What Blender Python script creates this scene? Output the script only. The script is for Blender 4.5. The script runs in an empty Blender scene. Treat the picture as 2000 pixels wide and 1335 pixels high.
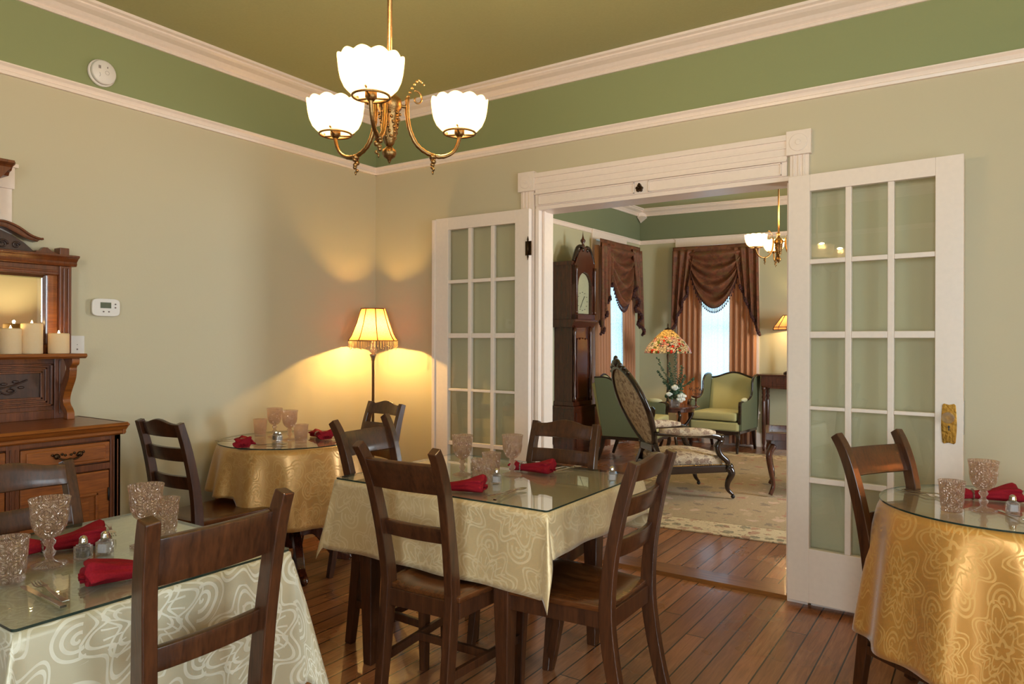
import bpy, bmesh, math, random
from math import sin, cos, pi, radians, hypot, atan2, sqrt
from mathutils import Vector, Matrix
random.seed(7)
SC = bpy.context.scene
COL = SC.collection
# ------------------------------------------------------------------ camera
cd = bpy.data.cameras.new('camera'); cam = bpy.data.objects.new('camera', cd); COL.objects.link(cam)
cd.lens = 24.971; cd.sensor_width = 36.0; cd.shift_y = -0.0012; cd.clip_start = 0.05; cd.clip_end = 100
yaw, pitch, roll = radians(33.8316), radians(0.0445), radians(0.1761)
F_ = Vector((-sin(yaw)*cos(pitch), cos(yaw)*cos(pitch), sin(pitch)))
R_ = F_.cross(Vector((0, 0, 1))).normalized(); U_ = R_.cross(F_)
R2 = R_*cos(roll)+U_*sin(roll); U2 = -R_*sin(roll)+U_*cos(roll)
cam.matrix_world = Matrix(((R2.x, U2.x, -F_.x, 3.8473), (R2.y, U2.y, -F_.y, -3.8848), (R2.z, U2.z, -F_.z, 1.34), (0, 0, 0, 1)))
SC.camera = cam
SC.view_settings.view_transform = 'Standard'; SC.view_settings.look = 'None'
SC.view_settings.gamma = 1.0; SC.view_settings.exposure = 0.34; SC.view_settings.use_curve_mapping = False
cy = SC.cycles
cy.use_denoising = True; cy.max_bounces = 10; cy.diffuse_bounces = 5; cy.glossy_bounces = 5; cy.transmission_bounces = 8
cy.transparent_max_bounces = 16; cy.sample_clamp_indirect = 4.0; cy.sample_clamp_direct = 0; cy.caustics_reflective = False; cy.caustics_refractive = False
# ------------------------------------------------------------------ world, daylight and parlour fill
w = bpy.data.worlds.new('World'); SC.world = w; w.use_nodes = True
bg = w.node_tree.nodes['Background']; bg.inputs[0].default_value = (0.55, 0.75, 1.0, 1); bg.inputs[1].default_value = 1.5

def area(name, loc, rot, sx, sy, power, color):
    l = bpy.data.lights.new(name, 'AREA'); l.shape = 'RECTANGLE'; l.size = sx; l.size_y = sy; l.energy = power; l.color = color
    o = bpy.data.objects.new(name, l); COL.objects.link(o); o.location = loc; o.rotation_euler = rot; return o
DAY = (0.80, 0.90, 1.0)
area('daylight_south', (4.0, -5.40, 1.55), (radians(90), 0, 0), 1.0, 1.7, 95, DAY)
area('daylight_east_a', (5.97, -4.1, 1.55), (0, radians(90), 0), 1.7, 1.0, 45, DAY)
area('daylight_east_b', (5.97, -2.4, 1.55), (0, radians(90), 0), 1.7, 1.0, 45, DAY)
area('daylight_parlour_north', (0.86, 5.78, 1.5), (radians(-90), 0, radians(4.9)), 0.9, 2.0, 15, (0.44, 0.74, 1.0))
area('daylight_parlour_west', (-0.62, 4.45, 1.5), (0, radians(-90), radians(-2.6)), 2.0, 0.8, 11, (0.44, 0.74, 1.0))
area('fill_parlour_east', (5.35, 2.6, 1.5), (0, radians(90), 0), 1.9, 1.0, 170, (0.88, 0.92, 1.0))  # added fill light, lifts the parlour walls through an unseen window

def bulb_light(name, loc, power, color, r=0.03, parent=None):
    l = bpy.data.lights.new(name, 'POINT'); l.energy = power; l.color = color; l.shadow_soft_size = r
    o = bpy.data.objects.new(name, l); COL.objects.link(o); o.location = loc
    if parent: o.parent = parent
    return o
WARM = (1.0, 0.66, 0.33)

# ------------------------------------------------------------------ material helpers
def srgb(r, g, b):
    f = lambda c: ((c/255+0.055)/1.055)**2.4 if c > 10 else c/255/12.92
    return (f(r), f(g), f(b), 1)
class NT:
    def __init__(s, name):
        s.m = bpy.data.materials.new(name); s.m.use_nodes = True; s.t = s.m.node_tree; s.t.nodes.clear()
        s.out = s.t.nodes.new('ShaderNodeOutputMaterial')
    def n(s, typ, **kw):
        nd = s.t.nodes.new('ShaderNode'+typ); ins = kw.pop('i', {})
        for k, v in kw.items(): setattr(nd, k, v)
        for k, v in ins.items():
            if isinstance(v, tuple) and len(v) == 2 and hasattr(v[0], 'outputs'): s.t.links.new(v[0].outputs[v[1]], nd.inputs[k])
            elif hasattr(v, 'outputs'): s.t.links.new(v.outputs[0], nd.inputs[k])
            else: nd.inputs[k].default_value = v
        return nd
    def math(s, op, a, b=0.0, c=0.0): return s.n('Math', operation=op, i={0: a, 1: b, 2: c})
    def mix(s, f, a, b, typ='MIX'):
        return s.n('MixRGB', blend_type=typ, i={0: f, 1: a, 2: b})
    def ramp(s, f, stops, interp='LINEAR'):
        nd = s.n('ValToRGB', i={0: f}); cr = nd.color_ramp; cr.interpolation = interp
        while len(cr.elements) < len(stops): cr.elements.new(0.5)
        for e, (p, c) in zip(cr.elements, stops): e.position = p; e.color = c if len(c) == 4 else (*c, 1)
        return nd
    def bump(s, h, strength=0.3, dist=0.01): return s.n('Bump', i={'Height': h, 'Strength': strength, 'Distance': dist})
    def bsdf(s, **kw):
        i = {}
        for k, v in kw.items(): i[k.replace('_', ' ')] = v
        nd = s.n('BsdfPrincipled', i=i); s.t.links.new(nd.outputs[0], s.out.inputs[0]); return nd
    def finish(s, sh): s.t.links.new(sh.outputs[0], s.out.inputs[0]); return s.m

def plain(name, col, rough=0.5, metal=0.0, spec=0.5, bump=0.0, scale=60, var=0.06):
    t = NT(name); tc = t.n('TexCoord')
    nz = t.n('TexNoise', i={'Vector': (tc, 'Object'), 'Scale': scale, 'Detail': 3.0})
    lo = tuple(c*(1-var) for c in col[:3])+(1,); hi = tuple(min(1, c*(1+var)) for c in col[:3])+(1,)
    cr = t.ramp(nz, [(0.3, lo), (0.7, hi)])
    kw = dict(Base_Color=cr, Roughness=rough, Metallic=metal)
    kw['Specular_IOR_Level'] = spec
    if bump: kw['Normal'] = t.bump(nz, bump, 0.002)
    t.bsdf(**kw); return t.m

def paint_wall(name, low, high, zsplit):
    t = NT(name); g = t.n('NewGeometry'); sp = t.n('SeparateXYZ', i={0: (g, 'Position')})
    st = t.math('GREATER_THAN', (sp, 'Z'), zsplit)
    nz = t.n('TexNoise', i={'Vector': (g, 'Position'), 'Scale': 90.0, 'Detail': 4.0})
    n2 = t.n('TexNoise', i={'Vector': (g, 'Position'), 'Scale': 1.6, 'Detail': 2.0})
    c = t.mix(st, low, high); c2 = t.mix(t.math('MULTIPLY', n2, 0.10), c, (0.9, 0.88, 0.8, 1), 'MULTIPLY')
    t.bsdf(Base_Color=c2, Roughness=0.62, Normal=t.bump(nz, 0.12, 0.003)); return t.m

def wood(name, dark, light, scale=1.0, rough=0.32, axis='Z', coat=0.25):
    t = NT(name); tc = t.n('TexCoord')
    sc = {'X': (2.0, 22, 22), 'Y': (22, 2.0, 22), 'Z': (22, 22, 2.0)}[axis]
    mp = t.n('Mapping', i={'Vector': (tc, 'Object'), 'Scale': tuple(v*scale for v in sc)})
    nz = t.n('TexNoise', i={'Vector': mp, 'Scale': 1.6, 'Detail': 8.0, 'Roughness': 0.6, 'Distortion': 0.6})
    fine = t.n('TexNoise', i={'Vector': mp, 'Scale': 9.0, 'Detail': 3.0})
    cr = t.ramp(nz, [(0.3, dark), (0.72, light)])
    c2 = t.mix(0.25, cr, t.ramp(fine, [(0.35, tuple(v*0.55 for v in dark[:3])+(1,)), (0.6, light)]))
    t.bsdf(Base_Color=c2, Roughness=rough, Coat_Weight=coat, Coat_Roughness=0.12, Normal=t.bump(fine, 0.08, 0.002)); return t.m

def floor_mat():
    t = NT('floor_boards'); g = t.n('NewGeometry'); sp = t.n('SeparateXYZ', i={0: (g, 'Position')})
    W = 0.093
    xs = t.math('DIVIDE', (sp, 'X'), W); idx = t.math('FLOOR', xs); fr = t.math('FRACT', xs)
    rn = t.n('TexWhiteNoise', noise_dimensions='1D', i={'W': idx})
    ys = t.math('ADD', t.math('DIVIDE', (sp, 'Y'), 2.4), t.math('MULTIPLY', rn, 9.0)); yi = t.math('FLOOR', ys); yf = t.math('FRACT', ys)
    rn2 = t.n('TexWhiteNoise', noise_dimensions='2D', i={'Vector': t.n('CombineXYZ', i={0: idx, 1: yi})})
    mp = t.n('Mapping', i={'Vector': (g, 'Position'), 'Scale': (16.0, 1.3, 1.0)})
    off = t.n('VectorMath', operation='ADD', i={0: mp, 1: t.n('CombineXYZ', i={1: t.math('MULTIPLY', rn2, 30.0)})})
    nz = t.n('TexNoise', i={'Vector': off, 'Scale': 3.0, 'Detail': 8.0, 'Roughness': 0.62, 'Distortion': 1.2})
    cr = t.ramp(nz, [(0.25, srgb(118, 74, 46)), (0.5, srgb(160, 102, 64)), (0.8, srgb(192, 134, 90))])
    tint = t.mix(t.math('MULTIPLY', rn2, 0.55), cr, srgb(98, 58, 38))
    d = t.math('MINIMUM', fr, t.math('SUBTRACT', 1.0, fr)); gap = t.math('LESS_THAN', d, 0.034)
    d2 = t.math('MINIMUM', yf, t.math('SUBTRACT', 1.0, yf)); gap2 = t.math('LESS_THAN', d2, 0.0012)
    gp = t.math('MAXIMUM', gap, gap2)
    c = t.mix(gp, tint, srgb(22, 10, 6))
    cup = t.math('POWER', t.math('MULTIPLY', t.math('ABSOLUTE', t.math('SUBTRACT', fr, 0.5)), 2.0), 6.0)
    wn = t.n('TexNoise', i={'Vector': mp, 'Scale': 1.1, 'Detail': 2.0})
    h = t.math('ADD', t.math('MULTIPLY', cup, -0.5), t.math('ADD', t.math('MULTIPLY', nz, 0.25), t.math('MULTIPLY', wn, 0.2)))
    rg = t.n('TexNoise', i={'Vector': (g, 'Position'), 'Scale': 2.5, 'Detail': 3.0})
    rr = t.n('MapRange', i={0: rg, 1: 0.3, 2: 0.7, 3: 0.22, 4: 0.38})
    t.bsdf(Base_Color=c, Roughness=rr, Coat_Weight=0.22, Coat_Roughness=0.16, Normal=t.bump(h, 0.18, 0.003)); return t.m

def damask(name, base, fig, contrast=0.42, metal=0.25, rough_b=0.33, rough_f=0.62, scale=3.6, sheen=0.3):
    t = NT(name); tc = t.n('TexCoord')
    mp = t.n('Mapping', i={'Vector': (tc, 'UV'), 'Scale': (scale, scale, 1.0)})
    dn = t.n('TexNoise', i={'Vector': mp, 'Scale': 2.0, 'Detail': 1.0})
    dv = t.n('VectorMath', operation='SCALE', i={0: t.n('VectorMath', operation='SUBTRACT', i={0: (dn, 'Color'), 1: (0.5, 0.5, 0.5)}), 'Scale': 0.13})
    p = t.n('VectorMath', operation='ADD', i={0: mp, 1: dv})
    def cell(ox, oy, sc):
        q = t.n('VectorMath', operation='ADD', i={0: t.n('VectorMath', operation='SCALE', i={0: p, 'Scale': sc}), 1: (ox, oy, 0)})
        c = t.n('SeparateXYZ', i={0: q}); row = t.math('FLOOR', (c, 'Y'))
        x = t.math('ADD', (c, 'X'), t.math('MULTIPLY', t.math('MODULO', t.math('ABSOLUTE', row), 2.0), 0.5))
        x = t.math('SUBTRACT', t.math('FRACT', x), 0.5); y = t.math('SUBTRACT', t.math('FRACT', (c, 'Y')), 0.5)
        r = t.math('SQRT', t.math('ADD', t.math('MULTIPLY', x, x), t.math('MULTIPLY', y, y)))
        return t.math('ARCTAN2', y, x), r
    def outline(ang, r, R0, am, npet, ph, wd):
        rk = t.math('MULTIPLY', t.math('ADD', 1.0, t.math('MULTIPLY', t.math('SINE', t.math('ADD', t.math('MULTIPLY', ang, float(npet)), ph)), am)), R0)
        return t.math('LESS_THAN', t.math('ABSOLUTE', t.math('SUBTRACT', r, rk)), wd)
    A, r = cell(0, 0, 1.0); f = None
    for R0, am, npet, ph, wd in ((.44, .16, 8, 0.0, .014), (.37, .22, 8, .25, .016), (.27, .26, 6, .8, .014), (.19, .32, 6, .8, .016), (.09, .25, 5, 0, .024)):
        o_ = outline(A, r, R0, am, npet, ph, wd); f = o_ if f is None else t.math('MAXIMUM', f, o_)
    veins = t.math('MULTIPLY', t.math('LESS_THAN', t.math('ABSOLUTE', t.math('SINE', t.math('ADD', t.math('MULTIPLY', A, 12.0), t.math('MULTIPLY', r, 9.0)))), 0.30),
                   t.math('MULTIPLY', t.math('GREATER_THAN', r, 0.20), t.math('LESS_THAN', r, 0.34)))
    f = t.math('MAXIMUM', f, veins)
    A2, r2 = cell(0.5, 0.5, 2.0)
    spir = t.math('FRACT', t.math('ADD', t.math('MULTIPLY', r2, 7.5), t.math('DIVIDE', A2, 6.2832)))
    sp_ = t.math('MULTIPLY', t.math('LESS_THAN', spir, 0.42), t.math('LESS_THAN', r2, 0.40))
    f = t.math('MAXIMUM', f, t.math('MULTIPLY', sp_, t.math('GREATER_THAN', r, 0.47)))
    dn2 = t.n('TexNoise', i={'Vector': p, 'Scale': 4.0, 'Detail': 2.0})
    f = t.math('MULTIPLY', f, t.n('MapRange', i={0: dn2, 1: 0.3, 2: 0.55, 3: 0.55, 4: 1.0}))
    th = t.n('TexNoise', i={'Vector': (tc, 'UV'), 'Scale': 420.0, 'Detail': 1.0})
    c = t.mix(t.math('MULTIPLY', f, contrast), base, fig)
    rr = t.n('MapRange', i={0: f, 3: rough_b, 4: rough_f})
    t.bsdf(Base_Color=c, Roughness=rr, Sheen_Weight=sheen, Sheen_Roughness=0.4, Metallic=metal, Specular_IOR_Level=0.6,
           Normal=t.bump(t.math('ADD', t.math('MULTIPLY', f, 0.7), t.math('MULTIPLY', th, 0.3)), 0.25, 0.0015)); return t.m

def floral(name, ground, cols, scale, coord='Object', density=0.42, rough=0.9, nscale=0.5):
    t = NT(name); tc = t.n('TexCoord')
    mp = t.n('Mapping', i={'Vector': (tc, coord), 'Scale': (scale, scale, scale)})
    nz = t.n('TexNoise', i={'Vector': mp, 'Scale': 1.7, 'Detail': 3.0})
    p = t.n('VectorMath', operation='ADD', i={0: mp, 1: t.n('VectorMath', operation='SCALE', i={0: (nz, 'Color'), 'Scale': nscale})})
    vo = t.n('TexVoronoi', i={'Vector': p, 'Scale': 1.0}); v2 = t.n('TexVoronoi', i={'Vector': p, 'Scale': 3.1})
    sp = t.n('SeparateColor', i={0: (vo, 'Color')}); sp2 = t.n('SeparateColor', i={0: (v2, 'Color')})
    st = [(k/len(cols), c) for k, c in enumerate(cols)]
    c1 = t.ramp(sp, st, 'CONSTANT'); c2 = t.ramp(sp2, st, 'CONSTANT')
    m1 = t.math('LESS_THAN', (vo, 'Distance'), density); m2 = t.math('LESS_THAN', (v2, 'Distance'), density*0.85)
    m3 = t.math('MULTIPLY', m2, t.math('GREATER_THAN', (sp2, 1), 0.5))
    c = t.mix(t.math('MULTIPLY', m1, 0.7), ground, c1); c = t.mix(t.math('MULTIPLY', m3, 0.7), c, c2)
    ff = t.n('TexNoise', i={'Vector': mp, 'Scale': 18.0, 'Detail': 2.0})
    c = t.mix(0.25, c, t.ramp(ff, [(0.35, (0.1, 0.08, 0.06, 1)), (0.65, ground)]))
    t.bsdf(Base_Color=c, Roughness=rough, Specular_IOR_Level=0.2, Normal=t.bump(ff, 0.3, 0.003)); return t.m

def pane_glass(name, tint=(1, 1, 1, 1), f0=0.05, rough=0.0):
    t = NT(name); lw = t.n('LayerWeight', i={0: 0.5})
    f = t.math('ADD', f0, t.math('MULTIPLY', t.math('POWER', (lw, 'Facing'), 4.6), 1.0-f0))
    tr = t.n('BsdfTransparent', i={0: tint}); gl = t.n('BsdfGlossy', i={0: (1, 1, 1, 1), 'Roughness': rough})
    return t.finish(t.n('MixShader', i={0: f, 1: tr, 2: gl}))

def pressed_glass(name, col, scale=1.0):
    t = NT(name); tc = t.n('TexCoord')
    g = t.n('NewGeometry'); so = t.n('SeparateXYZ', i={0: (tc, 'Object')})
    ang = t.math('ARCTAN2', (so, 'Y'), (so, 'X'))
    uv = t.n('CombineXYZ', i={0: t.math('MULTIPLY', ang, 1.28), 1: t.math('MULTIPLY', (so, 'Z'), 30.0), 2: 0.0})
    vo = t.n('TexVoronoi', voronoi_dimensions='2D', i={'Vector': uv, 'Scale': 1.0, 'Randomness': 0.2})
    ring = t.math('SINE', t.math('MULTIPLY', (vo, 'Distance'), 26.0))
    rib = t.math('SINE', t.math('MULTIPLY', ang, 22.0))
    h = t.math('ADD', t.math('MULTIPLY', ring, 0.6), t.math('MULTIPLY', rib, 0.35))
    nm = t.bump(h, 0.9, 0.004)
    gl = t.n('BsdfGlass', i={0: col, 'Roughness': 0.04, 'IOR': 1.4, 'Normal': nm})
    tr = t.n('BsdfTransparent', i={0: tuple(1-(1-v)*.45 for v in col[:3])+(1,)}); gs = t.n('BsdfGlossy', i={0: (1, 0.93, 0.88, 1), 'Roughness': 0.12, 'Normal': nm})
    df = t.n('BsdfTranslucent', i={0: (1, .82, .74, 1), 'Normal': nm})
    a = t.n('MixShader', i={0: 0.62, 1: gl, 2: tr}); b = t.n('MixShader', i={0: 0.24, 1: a, 2: df})
    return t.finish(t.n('MixShader', i={0: 0.17, 1: b, 2: gs}))

def glow(name, col, strength, base=(0.8, 0.8, 0.8, 1)):
    t = NT(name); t.bsdf(Base_Color=base, Emission_Color=col, Emission_Strength=strength); return t.m

def shade_cloth(name, col, transl=0.6, emit=None, es=0.0):
    t = NT(name); tc = t.n('TexCoord')
    nz = t.n('TexNoise', i={'Vector': (tc, 'Object'), 'Scale': 150.0, 'Detail': 2.0})
    c = t.mix(t.math('MULTIPLY', nz, 0.15), col, (1, 1, 1, 1))
    d = t.n('BsdfDiffuse', i={0: c}); tl = t.n('BsdfTranslucent', i={0: c})
    return t.finish(t.n('MixShader', i={0: transl, 1: d, 2: tl}))

M = {}
M['wall'] = paint_wall('dining_wall_paint', srgb(198, 186, 156), srgb(140, 146, 100), 2.61)
M['wall2'] = paint_wall('parlour_wall_paint', srgb(190, 184, 152), srgb(120, 127, 96), 2.70)
M['ceil'] = plain('ceiling_paint', srgb(170, 168, 118), 0.7, bump=0.1, scale=90, var=0.03)
M['white'] = plain('white_trim_paint', srgb(238, 220, 206), 0.35, bump=0.05, scale=40, var=0.02)
M['plastic'] = plain('white_plastic', srgb(228, 220, 212), 0.4, var=0.01)
M['floor'] = floor_mat()
M['chair'] = wood('chestnut_chair_wood', srgb(42, 21, 11), srgb(86, 48, 25))
M['chair_seat'] = wood('chair_seat_wood', srgb(56, 28, 13), srgb(112, 64, 30), axis='Y', rough=0.25)
M['oak'] = wood('golden_brown_oak', srgb(112, 56, 18), srgb(164, 92, 34), axis='Y', rough=0.35)
M['oakd'] = wood('dark_oak', srgb(78, 38, 18), srgb(124, 66, 30), axis='Z', rough=0.35)
M['carved'] = wood('dark_carved_oak', srgb(40, 22, 16), srgb(72, 42, 28), rough=0.4)
M['walnut'] = wood('dark_red_mahogany', srgb(48, 20, 12), srgb(96, 44, 24), rough=0.25, coat=0.5)
M['black_wood'] = wood('near_black_rosewood', srgb(22, 10, 8), srgb(48, 24, 18), rough=0.22, coat=0.6)
M['brass'] = plain('antique_brass', srgb(142, 108, 66), 0.36, 1.0, bump=0.3, scale=220, var=0.2)
M['bronze'] = plain('dark_bronze', srgb(72, 54, 38), 0.4, 1.0, bump=0.3, scale=200, var=0.3)
M['gold'] = plain('polished_brass', srgb(220, 168, 80), 0.18, 1.0, bump=0.3, scale=90, var=0.2)
M['silver'] = plain('polished_silver', srgb(200, 192, 180), 0.16, 1.0, var=0.08)
M['nickel'] = plain('brushed_nickel', srgb(160, 150, 138), 0.3, 1.0)
M['damask'] = damask('champagne_damask', srgb(208, 180, 134), srgb(232, 212, 172))
M['damask_pale'] = damask('pale_silver_damask', srgb(180, 168, 140), srgb(228, 222, 204), contrast=.52, scale=3.5, metal=0.12)
M['damask_gold'] = damask('gold_damask', srgb(206, 146, 70), srgb(232, 188, 110), rough_b=0.30, scale=3.4, metal=0.36)
M['damask_tan'] = damask('tan_damask', srgb(200, 150, 86), srgb(222, 182, 116), rough_b=0.34, metal=0.40)
M['top_glass'] = pane_glass('table_glass', (0.95, 0.98, 0.95, 1), 0.04)
M['edge'] = plain('green_glass_edge', srgb(40, 52, 44), 0.15, var=0.1)
M['pane'] = pane_glass('window_pane', (0.90, 0.94, 0.90, 1), 0.07)
M['pink'] = pressed_glass('pink_pressed_glass', (1.0, 0.86, 0.79, 1))
M['clear'] = pressed_glass('clear_cut_glass', (0.95, 0.96, 0.96, 1))
M['red'] = plain('crimson_napkin_cloth', srgb(136, 18, 30), 0.85, bump=0.4, scale=300, var=0.12, spec=0.2)
M['wax'] = shade_cloth('ivory_wax', srgb(240, 218, 176), 0.35)
M['flame'] = glow('candle_flame', (1, 0.75, 0.35, 1), 14)
M['bulb'] = glow('lit_bulb', (1, 0.80, 0.52, 1), 22)
def frosted():
    t = NT('frosted_lamp_glass'); tc = t.n('TexCoord'); so = t.n('SeparateXYZ', i={0: (tc, 'Object')})
    nz = t.n('TexNoise', i={'Vector': (tc, 'Object'), 'Scale': 90.0, 'Detail': 2.0})
    nm = t.bump(nz, 0.5, 0.002); c = (0.90, 0.80, 0.60, 1)
    tl = t.n('BsdfTranslucent', i={0: c, 'Normal': nm}); tr = t.n('BsdfTransparent', i={0: c}); d = t.n('BsdfPrincipled', i={'Base Color': c, 'Roughness': 0.3, 'Normal': nm})
    a = t.n('MixShader', i={0: 0.25, 1: tl, 2: tr}); return t.finish(t.n('MixShader', i={0: 0.15, 1: a, 2: d}))
M['frost'] = frosted()
M['lamp_cloth'] = shade_cloth('amber_lamp_silk', srgb(214, 122, 52), 0.42)
M['lamp_trim'] = plain('brown_braid', srgb(120, 74, 30), 0.8)
M['bead'] = shade_cloth('amber_beads', srgb(255, 225, 160), 0.8)
M['green_uph'] = plain('sage_green_upholstery', srgb(180, 172, 122), 0.85, bump=0.3, scale=260, spec=0.2)
M['green_dark'] = plain('moss_green_upholstery', srgb(106, 110, 84), 0.85, bump=0.3, scale=260, spec=0.2)
M['cream_uph'] = plain('cream_upholstery', srgb(206, 200, 164), 0.85, bump=0.3, scale=260, spec=0.2)
M['tapestry'] = floral('floral_tapestry', srgb(206, 182, 154), [srgb(110, 68, 62), srgb(224, 206, 182), srgb(120, 92, 86), srgb(170, 140, 120)], 22, density=0.5)
M['rug'] = floral('rug_field', srgb(176, 152, 122), [srgb(176, 106, 94), srgb(196, 168, 140), srgb(120, 106, 98), srgb(216, 180, 160)], 6.5, density=0.30, nscale=0.9)
M['rug_border'] = floral('rug_border', srgb(214, 190, 156), [srgb(130, 58, 50), srgb(170, 110, 90), srgb(84, 84, 70), srgb(206, 180, 150)], 11, density=0.42, nscale=0.9)
M['swag'] = floral('bronze_brocade', srgb(118, 72, 50), [srgb(142, 86, 58), srgb(92, 54, 40), srgb(116, 88, 54), srgb(130, 72, 52)], 14, density=0.6, rough=0.45)
M['fringe'] = plain('dark_tassel_fringe', srgb(64, 26, 22), 0.7)
def curtain_m():
    t = NT('copper_silk'); tc = t.n('TexCoord'); nz = t.n('TexNoise', i={'Vector': (tc, 'Object'), 'Scale': 120.0})
    c = t.mix(t.math('MULTIPLY', nz, 0.2), srgb(204, 142, 100), srgb(236, 184, 136))
    p = t.n('BsdfPrincipled', i={'Base Color': c, 'Roughness': 0.42, 'Sheen Weight': 0.3}); tl = t.n('BsdfTranslucent', i={0: c})
    return t.finish(t.n('MixShader', i={0: 0.25, 1: p, 2: tl}))
M['curtain'] = curtain_m()
def lace_m():
    t = NT('lace_sheer'); tc = t.n('TexCoord')
    vo = t.n('TexVoronoi', i={'Vector': (tc, 'Object'), 'Scale': 55.0}); hole = t.math('LESS_THAN', (vo, 'Distance'), 0.33)
    tl = t.n('BsdfTranslucent', i={0: (0.80, 0.92, 1, 1)}); df = t.n('BsdfDiffuse', i={0: (0.8, 0.88, 0.92, 1)}); tr = t.n('BsdfTransparent')
    a = t.n('MixShader', i={0: 0.3, 1: tl, 2: df})
    return t.finish(t.n('MixShader', i={0: t.math('MULTIPLY', hole, 0.35), 1: a, 2: tr}))
M['lace'] = lace_m()
def tiffany():
    t = NT('stained_glass_shade'); tc = t.n('TexCoord')
    vo = t.n('TexVoronoi', i={'Vector': (tc, 'Object'), 'Scale': 34.0}); ve = t.n('TexVoronoi', feature='DISTANCE_TO_EDGE', i={'Vector': (tc, 'Object'), 'Scale': 34.0})
    s = t.n('SeparateColor', i={0: (vo, 'Color')})
    so = t.n('SeparateXYZ', i={0: (tc, 'Object')})
    body = t.ramp(s, [(0, srgb(240, 226, 196)), (0.34, srgb(244, 236, 220)), (0.52, srgb(214, 96, 72)), (0.64, srgb(236, 190, 176)), (0.80, srgb(132, 144, 90)), (0.88, srgb(240, 226, 196))], 'CONSTANT')
    upper = t.math('GREATER_THAN', (so, 'Z'), 0.20)
    c = t.mix(upper, body, srgb(244, 222, 170)); lead = t.math('LESS_THAN', (ve, 'Distance'), 0.05)
    c = t.mix(lead, c, (0.02, 0.015, 0.01, 1))
    tl = t.n('BsdfTranslucent', i={0: c}); gs = t.n('BsdfPrincipled', i={'Base Color': c, 'Roughness': 0.2})
    return t.finish(t.n('MixShader', i={0: 0.25, 1: tl, 2: gs}))
M['tiffany'] = tiffany()
M['leaf'] = plain('eucalyptus_leaf', srgb(58, 86, 62), 0.6, var=0.2)
M['petal'] = plain('white_petals', srgb(232, 232, 224), 0.7, var=0.03)
M['mirror'] = plain('mirror_silvering', (0.9, 0.9, 0.9, 1), 0.015, 1.0, var=0.0)
M['black'] = plain('black_metal', srgb(24, 20, 20), 0.5)
M['dial'] = plain('clock_dial', srgb(214, 204, 176), 0.4, var=0.04)
M['lcd'] = plain('grey_green_screen', srgb(92, 98, 78), 0.2)
M['grey'] = plain('grey_rubber_button', srgb(128, 112, 106), 0.6)
M['salt'] = plain('salt_grains', srgb(225, 225, 230), 0.9, scale=600, var=0.1)
M['pepper'] = plain('pepper_grains', srgb(60, 54, 50), 0.9, scale=600, var=0.5)
M['threshold'] = wood('threshold_oak', srgb(84, 44, 18), srgb(140, 84, 36), axis='X', rough=0.3)
M['cream'] = plain('cream_mantel_paint', srgb(236, 220, 180), 0.5)

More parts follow.
